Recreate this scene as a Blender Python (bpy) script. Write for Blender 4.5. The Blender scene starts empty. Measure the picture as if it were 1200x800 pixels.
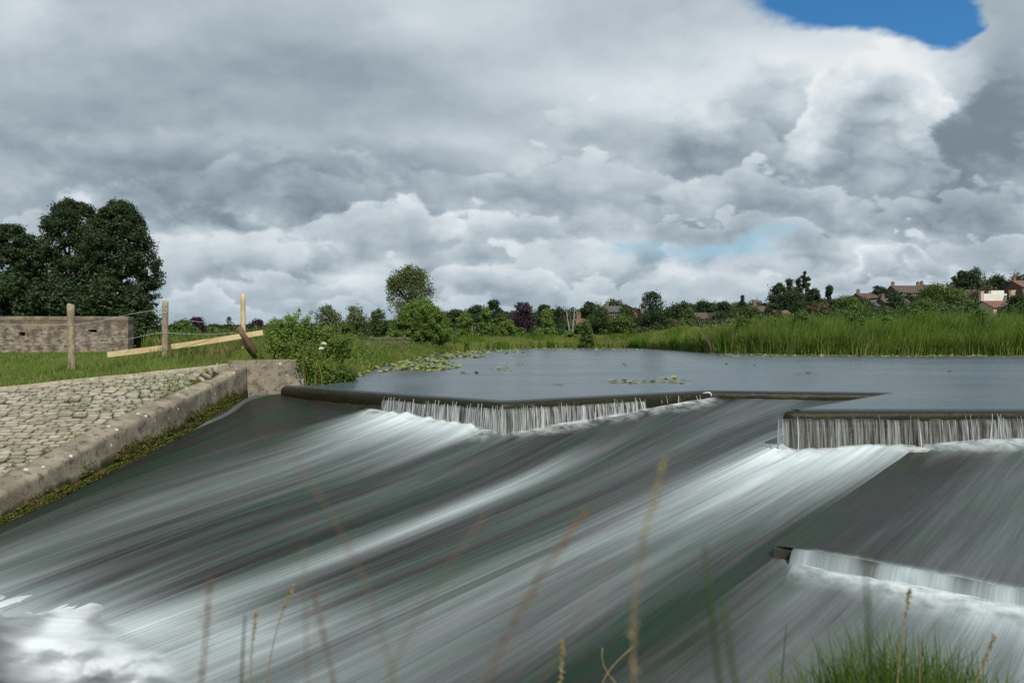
import bpy, math, random
import numpy as np
from mathutils import Vector
from mathutils.geometry import delaunay_2d_cdt

rng = np.random.default_rng(7)
random.seed(7)
SC = bpy.context.scene
COL = SC.collection

# ------------------------------------------------------------------ view model (photo pixels of 1200x800 -> world rays)
H, F, HY = 1.4, 800.0, 396.0          # eye height above the pool, focal length in px, horizon row
def uw(x, y): return (x - 600) / F, (HY - y) / F
def PY(x, y, Y):
    u, w = uw(x, y); return np.array([u * Y, Y, H + w * Y])
def PZ(x, y, Z=0.0):
    u, w = uw(x, y); Y = (Z - H) / w; return np.array([u * Y, Y, Z])
def PPL(x, y, pl):                    # plane Z = c + aX + bY
    a, b, c = pl; u, w = uw(x, y); Y = (c - H) / (w - a * u - b); return np.array([u * Y, Y, H + w * Y])
def plane3(p, q, r):
    M = np.array([[p[0], p[1], 1], [q[0], q[1], 1], [r[0], r[1], 1]]); return np.linalg.solve(M, np.array([p[2], q[2], r[2]]))
def pz(pl, X, Y): return pl[0] * X + pl[1] * Y + pl[2]

# ------------------------------------------------------------------ numpy noise
def _hash(ix, iy, seed):
    n = (ix.astype(np.int64) * 374761393 + iy.astype(np.int64) * 668265263 + seed * 1442695041) & 0x7fffffff
    n = ((n ^ (n >> 13)) * 1274126177) & 0x7fffffff
    return ((n ^ (n >> 16)) & 0xffff) / 65535.0
def vnoise(x, y, seed=0):
    x = np.asarray(x, float); y = np.asarray(y, float)
    ix = np.floor(x); iy = np.floor(y); fx = x - ix; fy = y - iy
    fx = fx * fx * (3 - 2 * fx); fy = fy * fy * (3 - 2 * fy)
    a = _hash(ix, iy, seed); b = _hash(ix + 1, iy, seed); c = _hash(ix, iy + 1, seed); d = _hash(ix + 1, iy + 1, seed)
    return (a * (1 - fx) + b * fx) * (1 - fy) + (c * (1 - fx) + d * fx) * fy
def fbm(x, y, seed=0, o=4):
    s = 0; amp = 0.5; t = 0
    for k in range(o):
        s = s + amp * vnoise(x * 2 ** k + 17.3 * k, y * 2 ** k - 9.1 * k, seed + k); t += amp; amp *= .55
    return s / t
def sstep(a, b, x):
    t = np.clip((x - a) / (b - a), 0, 1); return t * t * (3 - 2 * t)

# ------------------------------------------------------------------ object helpers
def link(o, parent=None):
    COL.objects.link(o)
    if parent is not None: o.parent = parent
    return o
def mesh(name, V, Fs, mat, parent=None, uv=None, attr=None, smooth=False):
    """V (n,3); Fs: (m,k) array or a list of tuples / of arrays; uv per vertex (n,2); attr dict name->(n,)"""
    V = np.asarray(V, float).reshape(-1, 3)
    me = bpy.data.meshes.new(name)
    if isinstance(Fs, np.ndarray): groups = [Fs]
    elif len(Fs) and isinstance(Fs[0], np.ndarray) and Fs[0].ndim == 2: groups = Fs
    else: groups = None
    if groups is not None:
        groups = [g for g in groups if len(g)]
        loops = np.concatenate([g.ravel() for g in groups]).astype(np.int32)
        tot = np.concatenate([np.full(len(g), g.shape[1], np.int32) for g in groups])
        start = np.concatenate([[0], np.cumsum(tot)[:-1]]).astype(np.int32)
        me.vertices.add(len(V)); me.vertices.foreach_set('co', V.astype(np.float32).ravel())
        me.loops.add(len(loops)); me.loops.foreach_set('vertex_index', loops)
        me.polygons.add(len(tot)); me.polygons.foreach_set('loop_start', start); me.polygons.foreach_set('loop_total', tot)
        me.update(calc_edges=True)
    else:
        me.from_pydata([tuple(v) for v in V], [], [tuple(int(i) for i in f) for f in Fs]); me.update()
    if uv is not None:
        l = me.uv_layers.new(name='flow'); li = np.empty(len(me.loops), np.int32); me.loops.foreach_get('vertex_index', li)
        l.data.foreach_set('uv', np.asarray(uv, np.float32)[li].ravel())
    for k, a in (attr or {}).items():
        at = me.attributes.new(k, 'FLOAT', 'POINT'); at.data.foreach_set('value', np.asarray(a, np.float32).ravel())
    if smooth: me.polygons.foreach_set('use_smooth', np.ones(len(me.polygons), bool))
    me.validate()
    if mat is not None: me.materials.append(mat)
    o = bpy.data.objects.new(name, me)
    return link(o, parent)
def tag(o, label=None, cat=None, group=None, kind=None):
    if label: o['label'] = label
    if cat: o['category'] = cat
    if group: o['group'] = group
    if kind: o['kind'] = kind
    return o
def thing(name, loc, label, cat, group=None, rz=0.0):
    o = bpy.data.objects.new(name, None); o.location = Vector(loc); o.rotation_euler = (0, 0, rz); o.empty_display_size = .2
    link(o); return tag(o, label, cat, group)
def grid_faces(nu, nv):
    i = np.arange(nu - 1)[:, None] * nv + np.arange(nv - 1)[None, :]
    i = i.ravel(); return np.stack([i, i + nv, i + nv + 1, i + 1], 1)
class MB:
    """collects vertices and faces for one mesh"""
    def __init__(s): s.V = []; s.F = []; s.n = 0
    def add(s, V, Fs):
        s.V.append(np.asarray(V, float)); s.F += [tuple(int(i) + s.n for i in f) for f in Fs]; s.n += len(V)
    def box(s, c, size, rz=0, taper=1.0):
        x, y, z = np.array(size) / 2; V = []
        for dz, t in ((-z, 1), (z, taper)):
            for dx, dy in ((-x, -y), (x, -y), (x, y), (-x, y)): V.append((dx * t, dy * t, dz))
        V = np.array(V); ca, sa = math.cos(rz), math.sin(rz)
        V = np.stack([V[:, 0] * ca - V[:, 1] * sa, V[:, 0] * sa + V[:, 1] * ca, V[:, 2]], 1) + np.array(c)
        s.add(V, [(3, 2, 1, 0), (4, 5, 6, 7), (0, 1, 5, 4), (1, 2, 6, 5), (2, 3, 7, 6), (3, 0, 4, 7)])
    def tube(s, P, R, n=8, cap=True):
        P = np.asarray(P, float); R = np.broadcast_to(np.asarray(R, float), (len(P),)); V = []
        T = np.gradient(P, axis=0); T /= np.linalg.norm(T, axis=1)[:, None] + 1e-9
        ref = np.array([0.31, 0.95, 0.05]) if abs(T[0][2]) > .7 else np.array([0, 0, 1.0])
        for p, t, r in zip(P, T, R):
            a = np.cross(t, ref); a /= np.linalg.norm(a) + 1e-9; b = np.cross(t, a)
            for k in range(n):
                th = 2 * math.pi * k / n; V.append(p + r * (math.cos(th) * a + math.sin(th) * b))
        Fs = []
        for i in range(len(P) - 1):
            for k in range(n):
                Fs.append((i * n + k, i * n + (k + 1) % n, (i + 1) * n + (k + 1) % n, (i + 1) * n + k))
        if cap: Fs.append(tuple(range(n))[::-1]); Fs.append(tuple((len(P) - 1) * n + k for k in range(n)))
        s.add(V, Fs)
    def build(s, name, mat, parent=None, smooth=False):
        return mesh(name, np.concatenate(s.V), s.F, mat, parent, smooth=smooth)

# ------------------------------------------------------------------ material helpers
class NT:
    def __init__(s, tree): s.t = tree; s.n = tree.nodes; s.l = tree.links
    def new(s, typ, **kw):
        n = s.n.new(typ)
        for k, v in kw.items(): setattr(n, k, v)
        return n
    def set(s, sock, v):
        if hasattr(v, 'is_output') or isinstance(v, bpy.types.NodeSocket): s.l.new(v, sock)
        else:
            if isinstance(v, (tuple, list)) and len(v) == 3 and sock.type == 'RGBA': v = (*v, 1)
            sock.default_value = v
    def m(s, op, a, b=0.0, c=0.0, clamp=False):
        n = s.new('ShaderNodeMath', operation=op, use_clamp=clamp)
        s.set(n.inputs[0], a); s.set(n.inputs[1], b)
        if op in ('MULTIPLY_ADD', 'SMOOTH_MIN', 'SMOOTH_MAX', 'COMPARE'): s.set(n.inputs[2], c)
        return n.outputs[0]
    def vm(s, op, a, b=(0, 0, 0)):
        n = s.new('ShaderNodeVectorMath', operation=op); s.set(n.inputs[0], a); s.set(n.inputs[1], b); return n.outputs[0]
    def mapr(s, v, a, b, c=0.0, d=1.0, smooth=True):
        n = s.new('ShaderNodeMapRange', interpolation_type='SMOOTHSTEP' if smooth else 'LINEAR')
        for i, q in enumerate((v, a, b, c, d)): s.set(n.inputs[i], q)
        return n.outputs[0]
    def mix(s, f, a, b, blend='MIX'):
        n = s.new('ShaderNodeMix', data_type='RGBA', blend_type=blend)
        s.set(n.inputs[0], f); s.set(n.inputs[6], a); s.set(n.inputs[7], b); return n.outputs[2]
    def noise(s, vec=None, scale=5.0, detail=4.0, rough=.55, dist=0.0, dim='3D', out=0):
        n = s.new('ShaderNodeTexNoise', noise_dimensions=dim)
        if vec is not None: s.l.new(vec, n.inputs['Vector'])
        n.inputs['Scale'].default_value = scale; n.inputs['Detail'].default_value = detail
        n.inputs['Roughness'].default_value = rough; n.inputs['Distortion'].default_value = dist
        return n.outputs[out]
    def comb(s, x, y, z=0.0):
        n = s.new('ShaderNodeCombineXYZ'); s.set(n.inputs[0], x); s.set(n.inputs[1], y); s.set(n.inputs[2], z); return n.outputs[0]
    def sep(s, v):
        n = s.new('ShaderNodeSeparateXYZ'); s.set(n.inputs[0], v); return n.outputs
    def pos(s): return s.new('ShaderNodeNewGeometry').outputs['Position']
    def bump(s, h, strength=.3, dist=.02):
        n = s.new('ShaderNodeBump'); n.inputs['Strength'].default_value = strength; n.inputs['Distance'].default_value = dist
        s.l.new(h, n.inputs['Height']); return n.outputs[0]
    def attr(s, name):
        n = s.new('ShaderNodeAttribute', attribute_name=name); return n.outputs['Fac']
def newmat(name):
    m = bpy.data.materials.new(name); m.use_nodes = True; m.node_tree.nodes.clear()
    t = NT(m.node_tree); out = t.new('ShaderNodeOutputMaterial'); b = t.new('ShaderNodeBsdfPrincipled')
    t.l.new(b.outputs[0], out.inputs[0]); return m, t, b, out
def leafmat(name, c1, c2, c3=None, transl=.25, rough=.55, spec=.25, patch=.6):
    """leaf colours vary leaf by leaf and, more slowly, over the plant"""
    m, t, b, out = newmat(name)
    r = t.new('ShaderNodeNewGeometry').outputs['Random Per Island']
    c = t.mix(r, c1, c2)
    n = t.noise(t.pos(), scale=patch, detail=3)
    if c3 is not None: c = t.mix(t.mapr(n, .45, .68, 0, .8), c, c3)
    t.set(b.inputs['Base Color'], c); b.inputs['Roughness'].default_value = rough; b.inputs['Specular IOR Level'].default_value = spec
    if transl:
        tr = t.new('ShaderNodeBsdfTranslucent'); t.set(tr.inputs[0], t.mix(.5, c, (min(1, c2[0] * 1.5), min(1, c2[1] * 1.5), c2[2])))
        mx = t.new('ShaderNodeMixShader'); mx.inputs[0].default_value = transl
        t.l.new(b.outputs[0], mx.inputs[1]); t.l.new(tr.outputs[0], mx.inputs[2]); t.l.new(mx.outputs[0], out.inputs[0])
    return m
def noisemat(name, c1, c2, scale=4, rough=.85, c3=None, bump=.3, bscale=30, dist=.01, lo=.35, hi=.65, spec=.3):
    m, t, b, out = newmat(name); p = t.pos()
    c = t.mix(t.mapr(t.noise(p, scale, 6, .6), lo, hi), c1, c2)
    if c3 is not None: c = t.mix(t.mapr(t.noise(p, scale * 2.7, 5, .6), .52, .7), c, c3)
    t.set(b.inputs['Base Color'], c); b.inputs['Roughness'].default_value = rough; b.inputs['Specular IOR Level'].default_value = spec
    if bump: t.l.new(t.bump(t.noise(p, bscale, 5, .6), bump, dist), b.inputs['Normal'])
    return m

# ------------------------------------------------------------------ camera, render settings
cam = bpy.data.cameras.new('camera'); cam.sensor_width = 36; cam.lens = 24; cam.shift_y = -4 / 1200
cam.clip_start = .05; cam.clip_end = 6000
cam.dof.use_dof = True; cam.dof.focus_distance = 17; cam.dof.aperture_fstop = 2.8
co = bpy.data.objects.new('camera', cam); co.location = (0, 0, H); co.rotation_euler = (math.pi / 2, 0, 0); link(co); SC.camera = co
SC.view_settings.view_transform = 'Standard'; SC.view_settings.look = 'None'
SC.view_settings.exposure = 0; SC.view_settings.gamma = 1
SC.render.engine = 'CYCLES'
try:
    SC.cycles.use_denoising = True; SC.cycles.max_bounces = 5; SC.cycles.diffuse_bounces = 2; SC.cycles.glossy_bounces = 3; SC.cycles.transparent_max_bounces = 12
except Exception: pass

# ------------------------------------------------------------------ sun + sky with clouds
SUN_EL, SUN_AZ = 47, 163            # azimuth clockwise from +Y (the view direction): behind the camera, a little to the right
el, az = math.radians(SUN_EL), math.radians(SUN_AZ)
sd = Vector((math.sin(az) * math.cos(el), math.cos(az) * math.cos(el), math.sin(el)))
sun = bpy.data.lights.new('sun', 'SUN'); sun.energy = 4.0; sun.angle = math.radians(.55); sun.color = (1, .94, .84)
so = bpy.data.objects.new('sun', sun); so.rotation_euler = sd.to_track_quat('Z', 'Y').to_euler(); so.location = sd * 50; link(so)

def build_world():
    w = bpy.data.worlds.new('World'); SC.world = w; w.use_nodes = True; w.node_tree.nodes.clear()
    t = NT(w.node_tree); out = t.new('ShaderNodeOutputWorld')
    sky = t.new('ShaderNodeTexSky', sky_type='NISHITA'); sky.sun_disc = False; sky.sun_elevation = el; sky.sun_rotation = az
    sky.air_density = 1.2; sky.dust_density = .6; sky.ozone_density = 2
    bgs = t.new('ShaderNodeBackground'); t.l.new(t.mix(1.0, sky.outputs[0], (.42, .98, 1.38), 'MULTIPLY'), bgs.inputs[0]); bgs.inputs[1].default_value = .085
    d = t.new('ShaderNodeTexCoord').outputs['Generated']
    dx, dy, dz = t.sep(d)
    front = t.mapr(dy, .1, .5)
    inv = t.m('DIVIDE', 1.0, t.m('MAXIMUM', dy, .15))
    U = t.m('MULTIPLY', dx, inv); Vv = t.m('MULTIPLY', dz, inv)
    # cloud-deck coordinates: perspective towards the horizon
    k = t.m('DIVIDE', 1.0, t.m('ADD', t.m('MAXIMUM', dz, 0.0), .34))
    deck = t.comb(t.m('MULTIPLY', dx, k), t.m('MULTIPLY', dy, k), t.m('MULTIPLY', dz, 1.5))
    wn = t.new('ShaderNodeTexNoise'); t.l.new(deck, wn.inputs['Vector']); wn.inputs['Scale'].default_value = 2.4; wn.inputs['Detail'].default_value = 5
    wn.inputs['Roughness'].default_value = .56
    ws = t.sep(wn.outputs['Color'])
    Uw = t.m('ADD', U, t.m('MULTIPLY', t.m('SUBTRACT', ws[0], .5), .30))
    Vw = t.m('ADD', Vv, t.m('MULTIPLY', t.m('SUBTRACT', ws[1], .5), .15))
    def blob(px, py, rx, ry, p=1.0):
        a = t.m('MULTIPLY', t.m('SUBTRACT', Uw, (px - 600) / F), F / rx); b = t.m('MULTIPLY', t.m('SUBTRACT', Vw, (HY - py) / F), F / ry)
        q = t.m('ADD', t.m('MULTIPLY', a, a), t.m('MULTIPLY', b, b))
        return t.m('EXPONENT', t.m('MULTIPLY', q, -1.0))
    L = t.m('MULTIPLY_ADD', t.m('SUBTRACT', 0.0, 0.0), 0.0, .56)
    lights = [  # px, py, rx, ry, amount of light added or taken: the cloud masses of the photo
        (1000, 80, 140, 60, .30), (1060, 95, 55, 45, .10), (860, 100, 110, 60, .10), (720, 130, 160, 45, .17), (560, 10, 120, 60, .15),
        (650, 210, 160, 30, .13), (700, 290, 170, 40, .17), (480, 240, 90, 26, .18), (260, 275, 100, 35, .22), (40, 235, 70, 30, .16),
        (330, 325, 130, 28, .16), (560, 325, 160, 30, .10), (1050, 282, 60, 18, .20), (1120, 215, 60, 20, .10), (170, 30, 60, 30, .05), (20, 10, 45, 30, .16),
        (880, 205, 90, 22, .10), (800, 345, 260, 25, .12), (330, 165, 190, 16, .10), (1180, 300, 90, 25, .08),
        (330, 95, 230, 60, -.11), (620, 60, 130, 50, -.03), (230, 205, 190, 32, -.16), (40, 150, 120, 50, -.08), (560, 165, 260, 24, -.06), (890, 172, 130, 22, -.16),
        (1010, 168, 90, 16, -.08), (1175, 115, 60, 90, -.20), (960, 235, 170, 22, -.13), (1120, 245, 120, 22, -.10), (700, 240, 120, 16, -.08), (450, 285, 120, 14, -.05), (860, 265, 80, 12, -.05)]
    for px, py, rx, ry, a in lights:
        L = t.m('ADD', L, t.m('MULTIPLY', blob(px, py, rx, ry), a))
    # puffs and wisps inside the masses, lit from above
    n1 = t.noise(deck, 2.3, 5, .50, .15)
    deck2 = t.vm('ADD', deck, (0.03, -.09, .07))
    n2 = t.noise(deck2, 2.3, 5, .50, .15)
    relief = t.m('SUBTRACT', n1, n2)
    L = t.m('ADD', L, t.m('MULTIPLY', relief, t.mapr(Vv, .1, .4, .60, .28)))
    q5 = t.comb(t.m('MULTIPLY', U, 1.7), t.m('MULTIPLY', Vv, 2.7), .37)
    e1 = t.noise(q5, 4.6, 6, .56, .3); e2 = t.noise(t.vm('ADD', q5, (.02, .055, .0)), 4.6, 6, .56, .3)
    amt = t.mapr(Vv, .05, .40, .50, .14)
    L = t.m('ADD', L, t.m('MULTIPLY', t.m('SUBTRACT', e1, e2), amt))
    L = t.m('ADD', L, t.m('MULTIPLY', t.mapr(e1, .52, .72), t.mapr(Vv, .06, .26, .16, .02)))
    n3 = t.noise(deck, 1.0, 5, .5)
    L = t.m('ADD', L, t.m('MULTIPLY', t.m('SUBTRACT', n3, .5), .16))
    n4 = t.noise(deck, 6.0, 4, .58, .2)
    L = t.m('ADD', L, t.m('MULTIPLY', t.m('SUBTRACT', n4, .5), .06))
    # banks of cumulus: crisp heaped tops in the light, soft grey bases
    pn = t.new('ShaderNodeTexNoise'); t.l.new(q5, pn.inputs['Vector']); pn.inputs['Scale'].default_value = 5.5; pn.inputs['Detail'].default_value = 6; pn.inputs['Roughness'].default_value = .55
    ps = t.sep(pn.outputs['Color'])
    vo = t.new('ShaderNodeTexVoronoi', feature='F1'); t.l.new(t.vm('ADD', q5, t.vm('MULTIPLY', pn.outputs['Color'], (.22, .22, .22))), vo.inputs['Vector']); vo.inputs['Scale'].default_value = 7.5; 
    vo.inputs['Detail'].default_value = 1.5
    puff = t.m('SUBTRACT', .45, vo.outputs['Distance'])
    Ub = t.m('ADD', U, t.m('MULTIPLY', t.m('SUBTRACT', ps[1], .5), .22))
    Vb = t.m('ADD', Vv, t.m('MULTIPLY', t.m('SUBTRACT', ps[0], .5), -.10)); Vb = t.m('SUBTRACT', Vb, t.m('MULTIPLY', puff, .055))
    inner = t.m('ADD', t.m('MULTIPLY', t.m('SUBTRACT', ps[2], .5), .34), t.m('MULTIPLY', puff, .24))
    def bank(L, cx, top, rx, hgt, bright, base, strength, edge=.22):
        a = t.m('MULTIPLY', t.m('SUBTRACT', Ub, (cx - 600) / F), F / rx); a2 = t.m('MULTIPLY', a, a)
        q = t.m('MULTIPLY', t.m('SUBTRACT', t.m('SUBTRACT', (HY - top) / F, t.m('MULTIPLY', a2, .75 * hgt / F)), Vb), F / hgt)
        mk = t.m('MULTIPLY', t.mapr(q, 0, edge), t.mapr(q, .7, 1.5, 1, 0)); mk = t.m('MULTIPLY', mk, t.mapr(a2, .45, 1.1, 1, 0)); mk = t.m('MULTIPLY', mk, t.m('MULTIPLY', front, strength))
        Lb = t.m('ADD', t.mapr(t.m('SUBTRACT', q, t.m('MULTIPLY', inner, 1.2)), .05, .95, bright + .17, base + .07), inner)
        return t.m('ADD', t.m('MULTIPLY', L, t.m('SUBTRACT', 1.0, mk)), t.m('MULTIPLY', Lb, mk))
    for b_ in ((330, 120, 420, 90, .50, .36, .55, .5), (900, 45, 150, 125, .70, .46, .75), (1025, 24, 105, 165, .86, .50, .98), (790, 95, 170, 70, .72, .48, .55, .25), (1190, 40, 100, 120, .42, .30, .8, .3),
               (690, 165, 170, 55, .68, .48, .55), (330, 165, 300, 70, .52, .36, .6, .3), (880, 180, 150, 60, .70, .42, .65), (1130, 190, 110, 60, .62, .42, .65), (60, 215, 110, 55, .70, .50, .6),
               (440, 212, 110, 70, .74, .47, .75), (270, 242, 150, 70, .74, .50, .8), (610, 222, 110, 60, .70, .48, .7), (690, 252, 140, 60, .74, .50, .75), (1052, 262, 80, 42, .80, .46, .85), (1170, 255, 90, 40, .66, .46, .6),
               (860, 225, 130, 40, .60, .44, .6), (330, 300, 140, 42, .70, .50, .8), (540, 290, 150, 42, .66, .48, .75), (790, 292, 130, 42, .72, .52, .75), (1000, 302, 120, 32, .62, .48, .6), (650, 330, 130, 26, .64, .54, .6), (460, 328, 110, 26, .64, .52, .6), (230, 320, 80, 40, .72, .52, .7)):
        L = bank(L, *b_)
    L = t.m('ADD', L, t.m('MULTIPLY', blob(640, 300, 420, 60), .07)); L = t.m('SMOOTH_MAX', L, .34, .10); L = t.m('MINIMUM', L, .97)
    ramp = t.new('ShaderNodeValToRGB'); t.l.new(L, ramp.inputs[0]); cr = ramp.color_ramp
    stops = [(.15, (.07, .115, .165)), (.3, (.165, .22, .265)), (.45, (.335, .415, .475)), (.62, (.55, .635, .695)), (.8, (.77, .84, .885)), (.95, (.93, .955, .97))]
    cr.elements[0].position = stops[0][0]; cr.elements[0].color = (*stops[0][1], 1); cr.elements[1].position = stops[-1][0]; cr.elements[1].color = (*stops[-1][1], 1)
    for p, c in stops[1:-1]:
        e = cr.elements.new(p); e.color = (*c, 1)
    bgc = t.new('ShaderNodeBackground'); t.l.new(ramp.outputs[0], bgc.inputs[0]); bgc.inputs[1].default_value = .9
    # gaps of blue
    gap = t.m('MULTIPLY', blob(1010, -10, 150, 62), 1.75)
    gap = t.m('ADD', gap, t.m('MULTIPLY', blob(1105, 25, 42, 55), 1.1))
    gap = t.m('SUBTRACT', gap, t.m('MULTIPLY', blob(1000, 105, 130, 62), 1.7))
    gap = t.m('SUBTRACT', gap, t.m('MULTIPLY', blob(1190, 60, 50, 90), 1.1))
    nb = t.noise(deck, 4.2, 6, .6, .2)
    gap = t.m('ADD', gap, t.m('MULTIPLY', t.m('SUBTRACT', nb, .5), 1.1))
    gapm = t.m('MULTIPLY', t.mapr(gap, .30, .85), front)
    thin = t.m('ADD', t.m('MULTIPLY', blob(850, 285, 110, 18), .62), t.m('MULTIPLY', blob(330, 340, 60, 14), .30))
    thin = t.m('ADD', thin, t.m('MULTIPLY', blob(1010, 205, 50, 14), .42)); thin = t.m('ADD', thin, t.m('MULTIPLY', blob(780, 310, 200, 40), .22))
    thin = t.m('ADD', thin, t.m('MULTIPLY', t.m('SUBTRACT', nb, .5), .9))
    thinm = t.m('MULTIPLY', t.m('MULTIPLY', t.mapr(thin, .20, .75), .75), front)
    m1 = t.new('ShaderNodeMixShader'); t.l.new(gapm, m1.inputs[0]); t.l.new(bgc.outputs[0], m1.inputs[1]); t.l.new(bgs.outputs[0], m1.inputs[2])
    # pale air towards the horizon behind thin cloud
    bga = t.new('ShaderNodeBackground'); bga.inputs[0].default_value = (.36, .62, .80, 1); bga.inputs[1].default_value = .9
    m2 = t.new('ShaderNodeMixShader'); t.l.new(thinm, m2.inputs[0]); t.l.new(m1.outputs[0], m2.inputs[1]); t.l.new(bga.outputs[0], m2.inputs[2])
    hz = t.m('MULTIPLY', t.mapr(Vv, .0, .10, 1, 0), .45)
    bgh = t.new('ShaderNodeBackground'); bgh.inputs[0].default_value = (.46, .58, .67, 1); bgh.inputs[1].default_value = .9
    m3 = t.new('ShaderNodeMixShader'); t.l.new(hz, m3.inputs[0]); t.l.new(m2.outputs[0], m3.inputs[1]); t.l.new(bgh.outputs[0], m3.inputs[2])
    t.l.new(m3.outputs[0], out.inputs[0])
    w.cycles.sampling_method = 'MANUAL'; w.cycles.sample_map_resolution = 512
build_world()

# ------------------------------------------------------------------ plan of the weir
W = [PZ(x, y) for x, y in ((333, 452), (590, 470), (830, 457.5), (1040, 460), (922, 480))]
W.append(np.array([26.0, W[4][1] + .1, 0]))
W = np.array(W)
YR = W[4][1]
footA, footB, footC, footD, footE = (np.array([W[i][0], W[i][1], H - (y - HY) / F * W[i][1]]) for i, y in ((0, 462), (1, 508), (2, 467), (4, 529), (3, 468)))
A_ = np.array([[p[0], p[1], 1] for p in (footA, footB, footC, footD, footE)])
CH = np.linalg.lstsq(A_, np.array([p[2] for p in (footA, footB, footC, footD, footE)]), rcond=None)[0]   # plane of the main chute
JPX = [(0, 668), (75, 697), (170, 738), (250, 765), (340, 797)]
ZB = float(np.mean([PPL(x, y, CH)[2] for x, y in JPX])) - .01                                            # level of the lower basin
ZE = -1.27
E1 = PZ(908, 639, ZE); E2 = PZ(1200, 691, ZE); FE = np.array([(1078 - 600) / F * YR, YR, -.70])
AP = plane3(FE, E1, E2); STEP = .16
AP2 = AP - np.array([0, 0, STEP])
print('chute', CH, 'basin', ZB, 'apron', AP, 'E1', E1, 'E2', E2, 'W', W.tolist(), 'chute at E1', pz(CH, *E1[:2]))

# land outline ------------------------------------------------------------
KERB_PX = [(-330, 492, 13.2), (-150, 472, 14.6), (0, 455, 16.0), (120, 443, 17.0), (200, 435, 17.9), (252, 429.5, 18.6), (266, 427, 19.5)]
KERB = np.array([PY(*k) for k in KERB_PX])
SHORE = np.array([PZ(402, 447)[:2], PZ(418, 440)[:2], PZ(455, 427)[:2], PZ(515, 414)[:2], PZ(560, 410)[:2], PZ(640, 407.6)[:2], PZ(735, 407.6)[:2],
                  PZ(795, 410.5)[:2], PZ(832, 413.5)[:2], PZ(960, 415.5)[:2], PZ(1200, 416.5)[:2], PZ(1450, 418)[:2], np.array([62, 34.]), np.array([40, 16.])])
NEAR = np.array([(-34, -9), (-15, -3.5), (-5, 1.2), (-1.5, 2.7), (1.2, 3.0), (4, 3.25), (8, 4.1), (14, 6.2), (25, 11)], float)
WEF = PPL(291, 466, CH); WEA = WEF[:2] + np.array([-.05, -.02]); WEB = PY(357, 440, WEF[1] + .75)[:2]; WED = (WEB - WEA) / np.linalg.norm(WEB - WEA); WEN = np.array([-WED[1], WED[0]]); WEA = WEA - WED * .50 - WEN * .03
SHORE = np.vstack([[WEB + WED * .03 + WEN * .05, WEB + WED * .3 + WEN * .35], SHORE])
HOLE = [tuple(p) for p in NEAR] + [(26.5, 13.0)] + [tuple(p) for p in SHORE[::-1]] + [tuple(WEB - WED * .12 + WEN * .2), tuple(WEA + WEN * .2)] \
     + [(p[0], p[1] - .03) for p in KERB[::-1][1:]] + [(-24, 8.5), (-40, -6)]
HOLE = np.array(HOLE)
def inside(P, poly):
    x, y = P[:, 0], P[:, 1]; c = np.zeros(len(P), bool); n = len(poly)
    for i in range(n):
        x1, y1 = poly[i]; x2, y2 = poly[(i + 1) % n]
        hit = ((y1 > y) != (y2 > y)) & (x < (x2 - x1) * (y - y1) / (y2 - y1 + 1e-12) + x1); c ^= hit
    return c
def dist_poly(P, line):
    d = np.full(len(P), 1e9)
    for a, b in zip(line[:-1], line[1:]):
        ab = b - a; tt = np.clip(((P - a) @ ab) / (ab @ ab), 0, 1); d = np.minimum(d, np.linalg.norm(P - (a + tt[:, None] * ab), axis=1))
    return d
FP = [PY(84, 433, 17.3), PY(193, 418, 18.8), PY(286, 407, 20.0)]            # fence post feet
ctrl = [(*q[:2], q[2] - .01) for a_, b_ in zip(KERB[:-1], KERB[1:]) for q in (a_, a_ * .67 + b_ * .33, a_ * .33 + b_ * .67)] + [(*KERB[-1][:2], KERB[-1][2] - .01)] + [tuple(p) for p in FP] + [(-6.2, WEB[1] + .5, .80), (-7.4, 21.3, .98), (*(WEA + WEN * .3), .72), (*(WEB + WEN * .3), .68), (*((WEA + WEB) / 2 + WEN * .4), .74), (-26, 38, .5), (-18, 38, .55), (-34, 30, .35), (-12, 34, .85), (-9, 27, 1.0), (-14, 26, .85), (-20, 24, .5),
       (-20, 60, .5), (-10, 50, .7), (-9, 70, .5), (-40, 60, .5), (-30, 15, -.2), (-25, 100, .6), (0, 110, .6), (30, 110, .7), (60, 90, .8), (60, 62, .6), (30, 75, .8), (90, 60, 1.0), (60, 20, .4), (-60, 30, .3), (-60, 100, .5)]
ctrl = np.array(ctrl)
HU = np.array([-2.2, -.9, -.06, .11, .25, .4, .575, .71, 1.0, 2.5]); HZ = np.array([3, 3, 3, 4.0, 5.5, 8.5, 12., 15, 18, 22.])
def ground_z(P):
    P = np.atleast_2d(np.asarray(P, float))[:, :2]; X, Y = P[:, 0], P[:, 1]
    d2 = (X[:, None] - ctrl[None, :, 0]) ** 2 + (Y[:, None] - ctrl[None, :, 1]) ** 2 + .02
    wt = 1 / d2 ** 1.6; h = (wt * ctrl[None, :, 2]).sum(1) / wt.sum(1)
    h = np.where(Y > 120, .6 * 0 + h, h)
    r = Y; hu = np.interp(X / np.maximum(Y, 1), HU, HZ); hu = np.where(Y < 1, 3, hu)
    h = h + hu * sstep(115, 320, r) + sstep(330, 900, r) * 4
    h = h + (fbm(X * .35, Y * .35, 3) - .5) * .16 * sstep(.3, 1.6, dist_poly(P, KERB[:, :2]))
    ds = dist_poly(P, SHORE); h = np.minimum(h, -.22 + ds * np.where(Y < 23, 4.5, np.where(Y < 35, .75, .30)))
    nearz = np.minimum(.02 + (fbm(X * 1.5, Y * 1.5, 5) - .5) * .12, -2.75 + dist_poly(P, NEAR) * 4.2)
    isn = (Y < 12) & (X > -30) & ((Y < 4 + .35 * X + 3) | (X > 0)) & (Y < 11)
    return np.where(isn, nearz, h)

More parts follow.
